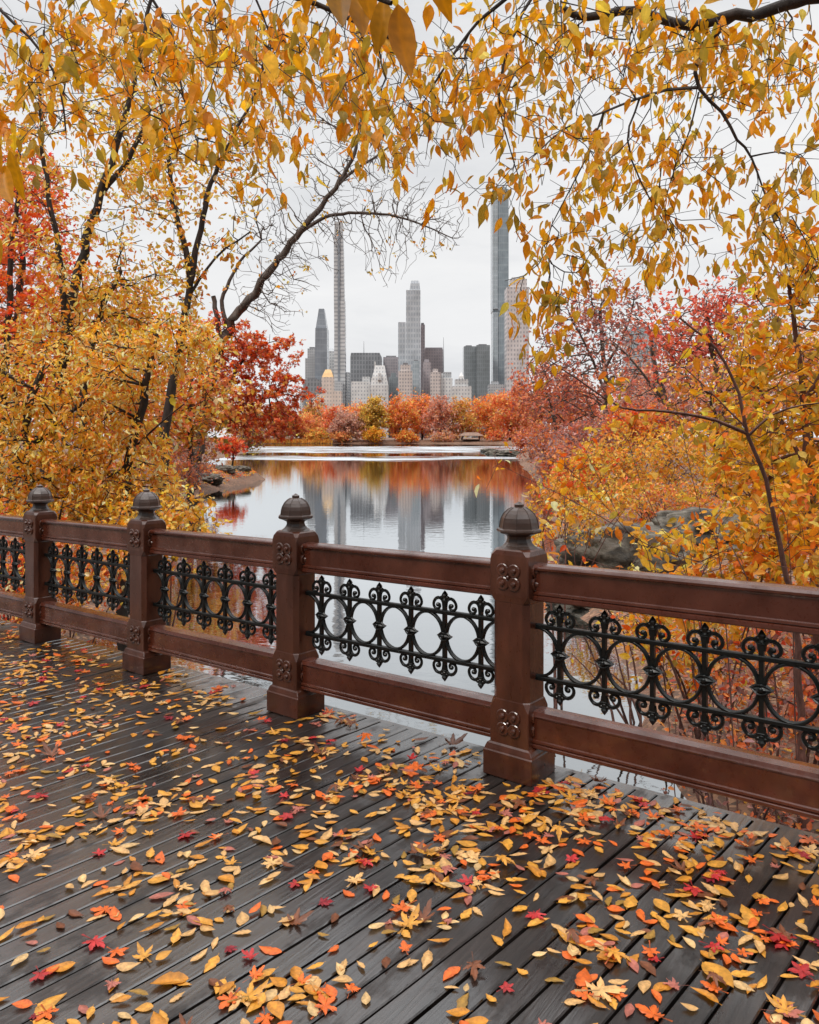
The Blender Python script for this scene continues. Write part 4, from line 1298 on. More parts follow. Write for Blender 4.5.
# big left trees
Y = 15
make_tree('yellow_tree', 'large yellow-leaved tree at the left edge with a dark forked trunk', 'tree',
          [(np.array([root(38, Y), at(54, 420, Y), at(62, 360, Y), at(72, 300, Y), at(86, 240, Y), at(102, 190, Y), at(124, 120, Y), at(140, 60, Y), at(150, 0, Y)]), .17, .035),
           (np.array([at(66, 330, Y), at(60, 260, Y), at(48, 190, Y), at(40, 110, Y), at(44, 30, Y)]), .075, .02),
           (np.array([at(100, 195, Y), at(128, 160, Y), at(150, 110, Y)]), .07, .03),
           (np.array([root(84, Y), at(84, 420, Y), at(88, 370, Y), at(98, 320, Y), at(120, 270, Y)]), .11, .05)],
          cat_pts(ell(105, 280, 70, 66, Y, 1.8, 120), ell(70, 355, 90, 56, Y, 1.8, 170), ell(112, 318, 54, 50, Y, 1.6, 120), ell(60, 160, 80, 110, Y, 1.8, 80), ell(130, 110, 70, 100, Y, 1.8, 80)),
          [dict(n=8400, off=.11, size=.098, pal=YEL + YEL + GOLD[:1], droop=.6, kind='oval', mat=M_LEAF, clump=5, aspect=.46, hang=.05)], step=.25, tip=.007)
Y = 12
make_tree('yellow_tree', 'yellow tree hanging low over the water behind the second and third posts', 'tree',
          [(np.array([root(120, Y), at(128, 470, Y), at(140, 420, Y), at(150, 370, Y), at(158, 330, Y)]), .12, .05),
           (np.array([at(132, 450, Y), at(160, 424, Y), at(184, 404, Y)]), .022, .01),
           (np.array([at(150, 370, Y), at(180, 350, Y), at(212, 338, Y), at(230, 326, Y)]), .024, .008)],
          cat_pts(ell(108, 385, 44, 60, Y, 1.2, 150), ell(172, 340, 40, 32, Y, 1.0, 70), ell(120, 470, 56, 55, Y, 1.2, 160), ell(160, 510, 28, 36, Y, .8, 50), ell(200, 335, 26, 14, Y, .8, 24)),
          [dict(n=8200, off=.085, size=.080, pal=YEL, droop=.7, kind='oval', mat=M_LEAF, clump=5, aspect=.47, hang=.06)], step=.2, tip=.006)
Y = 11.5
make_tree('yellow_tree', 'dense yellow tree with drooping leaves low behind the leftmost posts', 'tree',
          [(np.array([root(20, Y), at(30, 480, Y), at(26, 420, Y), at(40, 370, Y)]), .13, .05),
           (np.array([at(28, 450, Y), at(60, 420, Y), at(88, 400, Y)]), .05, .02)],
          cat_pts(ell(40, 440, 70, 55, Y, 1.2, 200), ell(70, 500, 70, 40, Y, 1.2, 180), ell(20, 380, 50, 50, Y, 1.0, 70)),
          [dict(n=7600, off=.09, size=.078, pal=YEL + YEL + GOLD, droop=.7, kind='oval', mat=M_LEAF, clump=5, aspect=.47, hang=.06)], step=.2, tip=.006)
Y = 26
make_tree('orange_red_tree', 'orange red tree glowing behind the yellow one at the left edge', 'tree',
          [(np.array([root(14, Y), at(18, 380, Y), at(20, 300, Y), at(24, 220, Y)]), .24, .08)],
          cat_pts(ell(20, 250, 60, 90, Y, 2.5, 160), ell(30, 350, 60, 60, Y, 2.5, 110), ell(0, 180, 40, 40, Y, 2, 40)),
          [dict(n=2800, off=.32, size=.19, pal=REDO + RUST[:2], droop=.4, kind='maple', mat=M_LEAF, clump=5, aspect=1)], step=.4, tip=.010)
Y = 30
make_tree('orange_red_tree', 'fiery red-orange tree at the left edge with its leaves mingling among the yellow ones', 'tree',
          [(np.array([root(-6, 16), at(2, 420, 16), at(8, 340, 16), at(12, 250, 16), at(20, 180, 16)]), .12, .04)],
          cat_pts(ell(16, 300, 40, 90, 16, 1.2, 110), ell(40, 200, 46, 46, 16, 1.2, 50), ell(70, 390, 50, 40, 16, 1.0, 50), ell(10, 400, 36, 40, 16, 1.0, 50)),
          [dict(n=2000, off=.13, size=.105, pal=REDO + ORNG, droop=.5, kind='maple', mat=M_LEAF, clump=5, aspect=1)], step=.28, tip=.006)
Y = 30
make_tree('orange_tree', 'orange tree low between the dark trunks on the left bank', 'tree',
          [(np.array([root(90, Y), at(92, 420, Y), at(96, 370, Y)]), .2, .08)],
          cat_pts(ell(90, 400, 60, 40, Y, 2.0, 120), ell(150, 390, 60, 60, Y, 2.2, 120), ell(110, 330, 70, 40, Y, 2, 90)),
          [dict(n=4200, off=.34, size=.2, pal=ORNG + RUST + YEL, droop=.4, kind='small', mat=M_LEAF, clump=5, aspect=.8)], step=.4, tip=.012)
Y = 36
make_tree('rusty_tree', 'rusty brown tree in the gap behind the vine-clad trunk', 'tree',
          [(np.array([root(190, Y), at(190, 420, Y), at(192, 380, Y)]), .2, .08)],
          cat_pts(ell(190, 400, 45, 45, Y, 2.0, 110), ell(150, 410, 50, 50, Y, 2.2, 90)),
          [dict(n=3200, off=.36, size=.22, pal=RUST + YEL + OLIVE, droop=.4, kind='small', mat=M_LEAF, clump=5, aspect=.8)], step=.4, tip=.012)


def shrub(name, label, px, Y, blobs, n, size, pal, kind='oval', off=.12, stems=5, tip=.004, bark=None, aspect=.62, droop=.3, dY=.7, cat='shrub', group=None, mat=None, hang=.0, spread=26, clump=4):
    base = root(px, Y)
    t = []
    A = np.concatenate([ell(a, b_, c_, d_, Y, dY, k_) for (a, b_, c_, d_, k_) in blobs])
    for i in range(stems):
        e = A[rng.integers(0, len(A))]
        b0 = base + np.array([rng.normal(0, .12), rng.normal(0, .12), 0]) if i else base
        mid = b0 * .5 + e * .5 + np.array([rng.normal(0, .1), rng.normal(0, .1), .12 * np.linalg.norm(e - b0)])
        t.append((np.array([b0, mid, e]), .016 + .006 * rng.random(), .006))
    return make_tree(name, label, cat, t, A, [dict(n=n, off=off, size=size, pal=pal, droop=droop, kind=kind, mat=mat or M_LEAF, clump=clump, aspect=aspect, hang=hang)],
                     bark or M_TWIG, step=.15, tip=tip, group=group, wob=.14, crown_name='leaves', trunk_name='stems')


shrub('grey_shrub', 'grey brown brush standing on the left spit under the leaning trunk', 196, 47, [(194, 446, 24, 26, 150)], 1500, .17, MAUVE + RUST, off=.25, kind='small', tip=.008, dY=2.0, stems=9)
shrub('yellow_shrub', 'yellow shrub at the water behind the second post', 150, 10.5, [(150, 530, 50, 40, 110), (185, 520, 25, 30, 40)], 1500, .075, YEL + GOLD, hang=.05, droop=.6)
shrub('orange_shrub', 'rusty orange shrub seen through the iron panel between the two left posts', 70, 10, [(80, 570, 50, 40, 110), (40, 590, 40, 40, 80)], 1700, .07, ORNG + RUST + YEL, droop=.4)
shrub('orange_shrub', 'red orange shrub seen through the leftmost iron panel', 0, 10.5, [(0, 570, 40, 50, 100)], 1200, .07, REDO + RUST, droop=.4)
shrub('brown_shrub', 'brown twiggy shrub at the root of the left spit', 180, 34, [(188, 470, 26, 22, 90)], 900, .13, RUST + MAUVE, off=.2, kind='small', tip=.006, dY=1.2)

# ================================================================== RIGHT BANK TREES
Y = 62
make_tree('mauve_red_tree', 'dusty red half-bare tree with a dark straight trunk on the right bank', 'tree',
          [(np.array([root(606, Y), at(607, 415, Y), at(604, 360, Y), at(600, 310, Y)]), .30, .12),
           (np.array([at(606, 395, Y), at(588, 350, Y), at(572, 320, Y)]), .13, .05), (np.array([at(604, 370, Y), at(626, 330, Y), at(634, 300, Y)]), .12, .05)],
          cat_pts(ell(590, 352, 62, 58, Y, 3.5, 360), ell(570, 395, 44, 36, Y, 3, 150), ell(610, 312, 44, 36, Y, 3, 150)),
          [dict(n=3300, off=.42, size=.28, pal=PINK + MAUVE + PINK, droop=.2, kind='small', mat=M_LEAF, clump=4, aspect=.7)], M_BARKG, step=.5, tip=.022, power=.42)
make_tree('mauve_red_tree', 'low dusty pink tree leaning to the water on the right shore', 'tree',
          [(np.array([root(556, 74), at(554, 420, 74), at(546, 390, 74)]), .22, .1)],
          cat_pts(ell(546, 395, 34, 40, 74, 3, 150), ell(575, 410, 30, 30, 74, 3, 80)),
          [dict(n=2600, off=.42, size=.32, pal=PINK + RUST, droop=.2, kind='small', mat=M_LEAF, clump=4, aspect=.7)], M_BARKG, step=.5, tip=.022, power=.42)
Y = 50
make_tree('mauve_red_tree', 'dusty red bare-branched tree between the dark trunk and the scarlet tree', 'tree',
          [(np.array([root(668, Y), at(668, 410, Y), at(656, 372, Y), at(650, 330, Y)]), .26, .1),
           (np.array([at(664, 400, Y), at(640, 370, Y), at(622, 350, Y)]), .10, .05), (np.array([at(660, 385, Y), at(684, 350, Y), at(700, 320, Y)]), .1, .05)],
          cat_pts(ell(650, 360, 62, 56, Y, 3.0, 300), ell(690, 390, 50, 44, Y, 3, 150)),
          [dict(n=1500, off=.36, size=.23, pal=PINK + SCAR[:1] + MAUVE, droop=.2, kind='small', mat=M_LEAF, clump=4, aspect=.7)], M_BARKG, step=.45, tip=.018, power=.42)
Y = 40
make_tree('scarlet_tree', 'bright scarlet tree high on the right bank behind the yellow-green leaves', 'tree',
          [(np.array([root(726, Y), at(722, 400, Y), at(712, 350, Y), at(706, 310, Y)]), .24, .09)],
          cat_pts(ell(695, 326, 46, 36, Y, 2.4, 190), ell(728, 312, 36, 44, Y, 2.4, 130), ell(676, 352, 36, 26, Y, 2.0, 70)),
          [dict(n=2500, off=.26, size=.2, pal=SCAR + PINK[:2], droop=.3, kind='small', mat=M_LEAF, clump=4, aspect=.75)], M_BARKG, step=.4, tip=.014, power=.45)
Y = 30
make_tree('rusty_tree', 'rust and orange tree behind the boulder on the right bank', 'tree',
          [(np.array([root(720, Y), at(716, 430, Y), at(712, 400, Y)]), .18, .08)],
          cat_pts(ell(720, 400, 70, 50, Y, 2.2, 170), ell(780, 370, 60, 70, Y, 2.2, 130)),
          [dict(n=3600, off=.30, size=.17, pal=RUST + MAUVE + YGRN, droop=.3, kind='small', mat=M_LEAF, clump=4, aspect=.75)], M_BARK, step=.35, tip=.012, power=.45)

OY = [(238, 162, 56), (230, 138, 50), (242, 178, 76), (212, 132, 54), (196, 148, 58), (160, 136, 56)]
shrub('orange_shrub', 'orange shrub at the water left of the large boulder', 560, 24, [(566, 492, 34, 22, 110), (600, 470, 40, 24, 110)], 2600, .12, OY + REDO[:1], off=.2, kind='small', tip=.006, dY=1.4, stems=7)
shrub('orange_shrub', 'wide golden orange shrub above the large boulder', 650, 25, [(650, 450, 60, 26, 160), (620, 476, 50, 26, 110), (690, 470, 50, 36, 120)], 4200, .12, OY + YGRN[:2], off=.2, kind='small', tip=.006, dY=1.6, stems=8)
shrub('rust_shrub', 'rust brown shrub just above the boulder top', 660, 21, [(655, 500, 50, 20, 120), (700, 505, 40, 24, 90)], 2600, .09, RUST + OY, off=.14, kind='small', tip=.005, dY=1.0, stems=7)
shrub('orange_shrub', 'small orange shrub high between the reddish trunks', 636, 42, [(636, 422, 30, 14, 80)], 1500, .17, ORNG, off=.26, kind='small', tip=.008, dY=1.4)

shrub('rust_shrub', 'low dusty red brush at the waterline far along the right shore', 536, 100, [(536, 440, 24, 16, 110)], 2200, .32, PINK + RUST, off=.45, kind='small', tip=.016, dY=4, stems=7)
shrub('rust_shrub', 'orange brush at the waterline below the dusty pink tree', 548, 66, [(550, 448, 26, 18, 130)], 2000, .26, RUST + MAUVE, off=.36, kind='small', tip=.012, dY=3, stems=7)
shrub('rust_shrub', 'rusty brush under the dark straight trunk on the right bank', 590, 56, [(590, 440, 34, 22, 150)], 2600, .24, MAUVE + PINK, off=.34, kind='small', tip=.012, dY=3, stems=8)
shrub('rust_shrub', 'orange brush below the half-bare trees of the right bank', 560, 42, [(562, 462, 30, 20, 140)], 2000, .19, RUST + MAUVE, off=.26, kind='small', tip=.009, dY=2.2, stems=8)
shrub('rust_shrub', 'dusty red brush on the slope left of the scarlet tree', 640, 44, [(645, 425, 44, 26, 150)], 2600, .2, PINK + MAUVE, off=.28, kind='small', tip=.009, dY=2.2, stems=8)
shrub('orange_shrub', 'orange sprigs overhanging the left side of the large boulder', 580, 16.5, [(580, 520, 22, 18, 50), (610, 500, 30, 12, 50)], 900, .085, OY + YEL[:2], off=.12, kind='small', tip=.004, dY=.6, stems=6)

# yellow-green big-leaf trees close behind the railing on the right
Y = 8.0
make_tree('yellow_green_tree', 'tall yellow-green broadleaf tree filling the right edge behind the railing', 'tree',
          [(np.array([root(820, Y), at(812, 520, Y), at(806, 440, Y), at(800, 360, Y), at(790, 290, Y)]), .07, .02),
           (np.array([at(808, 470, Y), at(780, 420, Y), at(752, 380, Y)]), .03, .012), (np.array([at(804, 400, Y), at(840, 340, Y), at(860, 290, Y)]), .03, .012)],
          cat_pts(ell(800, 330, 70, 70, Y, .9, 150), ell(770, 420, 60, 70, Y, .9, 120), ell(815, 440, 50, 80, Y, .9, 110), ell(790, 260, 60, 40, Y, .8, 60), ell(735, 360, 26, 36, Y, .6, 24), ell(860, 380, 60, 120, Y, .9, 80)),
          [dict(n=2500, off=.09, size=.100, pal=YGRN + YGRN + GOLD, droop=.35, kind='oval', mat=M_LEAFN, clump=4, aspect=.55, hang=.03)], M_TWIG, step=.15, tip=.004)
Y = 10
make_tree('yellow_green_tree', 'second yellow-green tree deeper in the right bank thicket', 'tree',
          [(np.array([root(770, Y), at(772, 500, Y), at(766, 420, Y)]), .07, .03)],
          cat_pts(ell(770, 480, 60, 50, Y, 1.0, 120), ell(740, 440, 40, 40, Y, .9, 60), ell(815, 500, 50, 60, Y, 1, 90)),
          [dict(n=1700, off=.11, size=.105, pal=YEL[:3] + YGRN + YGRN, droop=.35, kind='oval', mat=M_LEAFN, clump=4, aspect=.55, hang=.03)], M_TWIG, step=.18, tip=.004)

make_tree('yellow_green_tree', 'yellow-green tree standing on the bank just beyond the right edge of the view', 'tree',
          [(np.array([root(960, 11), at(958, 470, 11), at(950, 380, 11), at(944, 290, 11)]), .10, .03)],
          cat_pts(ell(950, 350, 90, 110, 11, 1.4, 170), ell(930, 470, 80, 60, 11, 1.2, 90)),
          [dict(n=3600, off=.13, size=.115, pal=YGRN + OY, droop=.4, kind='oval', mat=M_LEAF, clump=4, aspect=.5, hang=.04)], M_TWIG, step=.2, tip=.005)
make_tree('rusty_tree', 'rust-coloured tree behind the yellow-green tree beyond the right edge', 'tree',
          [(np.array([root(900, 30), at(900, 420, 30), at(896, 340, 30)]), .22, .08)],
          cat_pts(ell(900, 350, 90, 90, 30, 3, 200), ell(1000, 360, 80, 80, 30, 3, 140)),
          [dict(n=4200, off=.34, size=.2, pal=RUST + OY + PINK[:1], droop=.3, kind='small', mat=M_LEAF, clump=4, aspect=.75)], M_BARK, step=.4, tip=.014, power=.45)

# arching sapling right behind the railing
Y = 5.6
make_tree('arching_sapling', 'thin red-brown sapling arching up behind the right iron panel with long side twigs', 'sapling',
          [(np.array([root(808, Y), at(796, 625, Y), at(787, 580, Y), at(776, 528, Y), at(766, 480, Y), at(748, 434, Y), at(739, 393, Y), at(716, 349, Y), at(680, 318, Y)]), .034, .007),
           (np.array([at(748, 434, Y), at(716, 421, Y), at(670, 412, Y), at(622, 408, Y), at(588, 386, Y), at(549, 360, Y)]), .014, .004),
           (np.array([at(748, 436, Y), at(771, 415, Y), at(803, 405, Y), at(832, 402, Y)]), .012, .004),
           (np.array([at(744, 426, Y), at(715, 397, Y), at(690, 373, Y), at(668, 352, Y)]), .009, .003)],
          cat_pts(ell(700, 330, 30, 20, Y, .3, 10), ell(620, 400, 30, 20, Y, .3, 8), ell(770, 420, 40, 30, Y, .3, 12)),
          [dict(n=110, off=.05, size=.075, pal=YGRN, droop=.4, kind='oval', mat=M_LEAFN, clump=3, aspect=.55)], M_TWIG, step=.1, tip=.0025, power=.4)
for (lb, pts, r, pal) in [
    ('long thin twig arching left to the post cap with small yellow leaves', [(790, 640), (747, 578), (700, 562), (650, 546), (582, 506), (498, 464)], .010, YEL),
    ('low twig bending left in front of the boulder with red orange leaves', [(750, 650), (690, 585), (640, 545), (600, 500), (570, 470)], .008, ORNG),
    ('thin red twig rising in front of the boulder middle', [(720, 660), (690, 590), (662, 530), (640, 480), (628, 440)], .007, OY),
    ('thin red twig rising over the left end of the boulder', [(690, 660), (655, 590), (626, 530), (600, 480), (586, 452)], .006, YEL),
    ('thin forked twig crossing the boulder toward the post', [(735, 655), (680, 608), (630, 575), (590, 560), (556, 540)], .006, ORNG),
    ('steep thin twig just left of the arching sapling', [(745, 650), (722, 580), (700, 510), (684, 440), (672, 390)], .008, OY),
    ('upright thin twig right of the arching sapling', [(800, 640), (790, 560), (776, 500), (770, 440)], .008, OY)]:
    A = np.array([at(a, b_, Y - .3) for a, b_ in pts]); A[0] = root(pts[0][0], Y - .3)
    mid = A[len(A) // 2:]
    make_tree('shrub_twig', lb, 'twig', [(A, r, .002)], np.concatenate([A[-3:] + rng.normal(0, .09, (3, 3)) for _ in range(4)]),
              [dict(n=46, off=.035, size=.055, pal=pal + YEL[:2], droop=.3, kind='oval', mat=M_LEAFN, clump=2, aspect=.6)], M_TWIG, step=.09, tip=.0018, power=.4, group='twigs behind the right panel',
              crown_name='leaves', trunk_name='stem')

# leafy undergrowth just beyond the railing
shrub('yellow_shrub', 'yellow and orange leafy shrub above the right top rail', 720, 7.2, [(700, 560, 60, 40, 70), (760, 550, 60, 50, 80), (660, 590, 40, 30, 40)], 1150, .085, YEL + YGRN + YGRN, off=.10, mat=M_LEAFN, tip=.0028, droop=.25, aspect=.6)
shrub('yellow_shrub', 'yellow leafy shrub at the right edge just above the top rail', 810, 6.6, [(800, 540, 50, 60, 90), (840, 500, 40, 60, 60)], 900, .09, YGRN + OY, off=.10, mat=M_LEAFN, tip=.0028, droop=.25, aspect=.6)
shrub('yellow_sprig', 'yellow sprig of leaves right beside the near post cap', 560, 9.5, [(552, 540, 18, 24, 20), (575, 500, 30, 14, 14)], 170, .085, YEL, off=.09, mat=M_LEAFN, tip=.0025, stems=3)
shrub('orange_shrub', 'orange yellow shrub seen through the right iron panel', 690, 7.8, [(690, 650, 60, 40, 80), (740, 640, 50, 50, 80), (640, 625, 30, 20, 24)], 1050, .075, OY + YEL + ORNG, off=.1, mat=M_LEAFN, tip=.0028, droop=.3)
shrub('red_brown_shrub', 'red brown thicket low behind the right end of the panel', 770, 6.2, [(760, 690, 50, 50, 110), (810, 680, 40, 60, 100)], 1300, .055, RUST + MAUVE + RED[1:2], off=.08, mat=M_LEAFN, tip=.0026, droop=.3, stems=9)
shrub('red_brown_shrub', 'dark twiggy thicket at the foot of the bank below the bottom rail', 730, 5.6, [(720, 760, 50, 30, 80), (780, 790, 40, 30, 70)], 650, .05, RUST + MAUVE + RED[:1], off=.07, mat=M_LEAFN, tip=.0026, droop=.3, stems=9)
shrub('bare_shrub', 'bare twiggy shrub standing in the water behind the right panel', 640, 8.8, [(640, 640, 44, 50, 80), (610, 600, 30, 30, 30), (590, 640, 26, 40, 34)], 60, .06, YEL, off=.08, mat=M_LEAFN, tip=.0026, stems=9)

# leaf litter on the banks
k = 40000
ang = rng.random(k)
lx = np.where(ang < .6, rng.uniform(1.8, 14, k), rng.uniform(-24, -4, k)); ly = np.where(ang < .6, 3 + 30 * rng.random(k) ** 1.6, 6 + 40 * rng.random(k) ** 1.3)
sd = lake_sd(lx, ly); dd = (lx - P4[0]) * NV[0] + (ly - P4[1]) * NV[1]
ok = (sd > .1) & (dd > .3)
lx, ly = lx[ok], ly[ok]
q_ = rng.random(5000); lx = np.append(lx, -16 + 4.6 * q_ + rng.normal(0, 1.3, 5000)); ly = np.append(ly, 45 + 17 * q_ + rng.normal(0, 1.6, 5000))
ok = lake_sd(lx, ly) > .15; lx, ly = lx[ok], ly[ok]
lp = np.stack([lx, ly, ground_z(lx, ly) + .02], 1)
d = rng.normal(0, 1, lp.shape); d[:, 2] *= .25
up = rng.normal(0, .35, lp.shape); up[:, 2] += 1
lo = leaf_mesh('leaf_litter', lp, d, up, np.where(ly > 44, .15, .07) * rng.lognormal(0, .3, len(lp)), .6, pick(RUST + RED + OY + [(150, 96, 60), (206, 170, 120)], len(lp)), 'oval', M_LEAFN)
tag(lo, 'carpet of red and orange fallen leaves covering the banks', 'leaf litter', kind='stuff')

# ================================================================== OVERHANGING TREES
def hang_leaves(name, P, D, n, size, pal, parent, clump=6, off=.06, mat=None, drop=1.6, aspect=.5, ymin=2.9):
    k = n // clump
    pi = np.repeat(rng.integers(0, len(P), k), clump)
    m = len(pi)
    # leaves hang in rows from the twig, alternately to each side
    along = np.tile(np.arange(clump) - clump / 2, k)[:, None] * size * .5
    pos = P[pi] + D[pi] * along + rng.normal(0, off * .35, (m, 3)) + np.repeat(rng.normal(0, off, (k, 3)), clump, axis=0)
    d = rng.normal(0, .42, (m, 3)) + D[pi] * .25
    d[:, 2] -= drop * rng.uniform(.4, 1.1, m)
    up = rng.normal(0, 1, (m, 3)); up[:, 2] += .2; up[:, 1] -= .5
    ok = pos[:, 1] > ymin
    pos, d, up = pos[ok], d[ok], up[ok]; m = len(pos)
    cc = pick(pal, m, .13)
    # short petioles
    return leaf_mesh(name, pos, d, up, size * rng.lognormal(0, .22, m), aspect * rng.uniform(.8, 1.2, m), np.clip(cc, .003, .9), 'ovate', mat or M_LEAFN, parent)


def cloud(blobs):
    out = []
    for (px, py, rx, ry, Y, dY, n) in blobs:
        q = rng.normal(0, .55, (n, 3)); q = q[np.abs(q).max(1) < 1.3]
        yy_ = Y + q[:, 1] * dY
        out.append(np.stack([at(px + a * rx, py + c_ * ry, y_) for (a, _, c_), y_ in zip(q, yy_)]))
    return np.concatenate(out)


# right overhanging tree: trunk stands on the right bank outside the frame
Y = 4.0
base = np.array([5.6, 4.6, gz(5.6, 4.6) - .2])
limb = [base + np.array([-.4, 0, 3.9]), np.array([3.6, 4.2, 3.9]), at(840, -4, Y), at(785, 5, Y), at(720, 18, Y), at(690, 26, Y), at(655, 14, Y), at(620, 12, Y), at(590, 17, Y), at(562, 9, Y)]
paths = [(np.array([base, base + np.array([.05, 0, 1.5]), base + np.array([-.1, .0, 3.0]), base + np.array([-.5, -.1, 4.4]), base + np.array([-.6, -.1, 6.5])]), .28, .14),
         (np.array(limb), .075, .018),
         (np.array([at(742, 12, Y), at(712, 36, Y), at(697, 56, Y), at(699, 88, Y), at(722, 112, Y), at(738, 140, Y), at(752, 158, Y), at(768, 205, Y)]), .017, .005),
         (np.array([at(699, 88, Y), at(668, 90, Y), at(636, 100, Y), at(604, 112, Y), at(566, 128, Y), at(540, 150, Y)]), .011, .004),
         (np.array([at(752, 156, Y), at(775, 152, Y), at(800, 154, Y)]), .006, .003),
         (np.array([at(640, 98, Y), at(628, 140, Y), at(640, 180, Y), at(660, 215, Y), at(674, 240, Y)]), .007, .003),
         (np.array([at(699, 92, Y), at(690, 130, Y), at(676, 165, Y), at(664, 205, Y)]), .006, .003),
         (np.array([at(604, 112, Y), at(590, 150, Y), at(570, 190, Y), at(552, 225, Y), at(546, 250, Y)]), .006, .0025),
         (np.array([limb[2] + np.array([0, 0, .3]), at(700, -60, 3.6), at(610, -40, 3.5), at(540, -20, 3.6), at(480, 20, 3.7), at(430, 90, 3.7)]), .03, .006),
         (np.array([at(540, -20, 3.6), at(516, 30, 3.6), at(500, 80, 3.7), at(505, 130, 3.8), at(520, 180, 3.8)]), .009, .003)]
A = cloud([(600, 40, 130, 50, 4.0, .9, 190), (520, 80, 80, 80, 3.9, .8, 160), (620, 120, 90, 70, 4.2, .9, 120), (600, 215, 75, 70, 4.2, .8, 130), (560, 290, 40, 50, 4.1, .6, 40), (630, 265, 60, 40, 4.2, .6, 42),
           (760, 60, 80, 60, 4.0, .9, 110), (790, 150, 50, 60, 3.9, .7, 34), (700, 165, 50, 40, 4.0, .7, 30), (770, 215, 50, 40, 4.0, .6, 40), (450, 100, 60, 80, 3.8, .8, 120), (700, 40, 70, 40, 4.0, .9, 60),
           (500, 190, 40, 40, 4.0, .5, 18), (700, 220, 40, 30, 4.1, .5, 20), (535, 380, 14, 30, 4.0, .2, 5), (800, 260, 40, 40, 4, .6, 34)])
t = thing('overhanging_tree', 'golden-leaved tree leaning in from the right whose dark limb crosses the top right corner', 'tree', tuple(base))
polys, P, D, rad, n0 = grow(paths, A, .07, .06, .0016, .42, None, .45, .5)
wood('limb', polys, M_BARK, t, 8)
hang_leaves('crown', P[n0:], D[n0:], 2700, .064, GOLD, t, clump=4, off=.055, drop=1.2, aspect=.44)

# left overhanging tree: trunk stands left of the bridge outside the frame
base = np.array([-8.6, 3.0, gz(-8.6, 3.0) - .2])
Y = 4.2
paths = [(np.array([base, base + np.array([.1, 0, 2.5]), base + np.array([.5, .1, 4.6]), base + np.array([.7, .1, 6.5])]), .26, .13),
         (np.array([base + np.array([.5, .1, 4.3]), np.array([-5.5, 3.8, 4.4]), at(-140, -60, 4.6), at(20, -40, Y), at(140, -20, Y), at(250, -14, Y), at(330, 10, Y), at(395, 40, Y)]), .085, .010),
         (np.array([at(-60, -50, 4.4), at(0, 10, Y), at(40, 50, Y), at(60, 90, Y), at(66, 130, Y)]), .014, .004),
         (np.array([at(140, -20, Y), at(170, 30, Y), at(182, 90, Y), at(200, 150, Y)]), .010, .003),
         (np.array([at(250, -14, Y), at(268, 30, Y), at(272, 80, Y)]), .008, .003),
         (np.array([np.array([-5.5, 3.8, 4.4]), np.array([-3.6, 2.2, 3.6]), np.array([-1.9, 1.5, 2.9]), at(250, -60, 1.35), at(330, -22, 1.15), at(392, 2, 1.1)]), .022, .004),
         (np.array([np.array([-3.6, 2.2, 3.6]), at(-160, 60, 1.9), at(-60, 150, 1.55), at(-12, 195, 1.45)]), .012, .003)]
A = cloud([(60, 40, 90, 60, 4.0, .9, 150), (170, 50, 90, 60, 4.2, .9, 170), (280, 60, 80, 60, 4.2, .9, 150), (370, 90, 60, 60, 4.1, .8, 110), (150, 130, 70, 50, 4.1, .7, 60), (240, 140, 50, 40, 4.1, .7, 44),
           (30, 110, 40, 50, 3.9, .6, 50), (330, 30, 70, 40, 4.2, .8, 70), (390, 150, 30, 30, 4.1, .5, 16)])
t = thing('overhanging_tree', 'golden-leaved tree leaning in from the left with leafy twigs across the top left sky', 'tree', tuple(base))
polys, P, D, rad, n0 = grow(paths, A, .08, .06, .0016, .42, None, .45, .5)
wood('limb', polys, M_BARK, t, 8)
hang_leaves('crown', P[n0:], D[n0:], 1750, .076, GOLD + YEL[1:2], t, clump=4, off=.065, drop=1.2, aspect=.45)


def big_leaf(P0, d, up, L, wd, col):
    """hanging leaf close to the eye: fine outline, midrib fold, pointed tip"""
    d = np.array(d, float); d /= np.linalg.norm(d); up = np.array(up, float); z = up - (up @ d) * d; z /= np.linalg.norm(z); y = np.cross(z, d)
    V = []; C = []
    nl, nw_ = 14, 7
    bend = rng.uniform(-.25, .25); sid = rng.uniform(-.08, .08)
    for i in range(nl):
        s = i / (nl - 1)
        w = wd * .74 * (math.sin(math.pi * s ** .92) ** .85 * (1 - .25 * s ** 2)) + .004
        for j in range(nw_):
            q = (j - 3) / 3
            V.append(P0 + L * (s * d + (q * w + sid * math.sin(math.pi * s)) * y + (abs(q) * w * .35 + bend * s * s + .012 * math.sin(s * 40) * abs(q)) * z))
            C.append(col * (1.12 if j == 3 else .92 + .1 * math.cos(s * 46 + abs(q) * 3)))
    Fq = [(i * nw_ + j, (i + 1) * nw_ + j, (i + 1) * nw_ + j + 1, i * nw_ + j + 1) for i in range(nl - 1) for j in range(nw_ - 1)]
    return np.array(V), np.array(Fq), np.array(C)


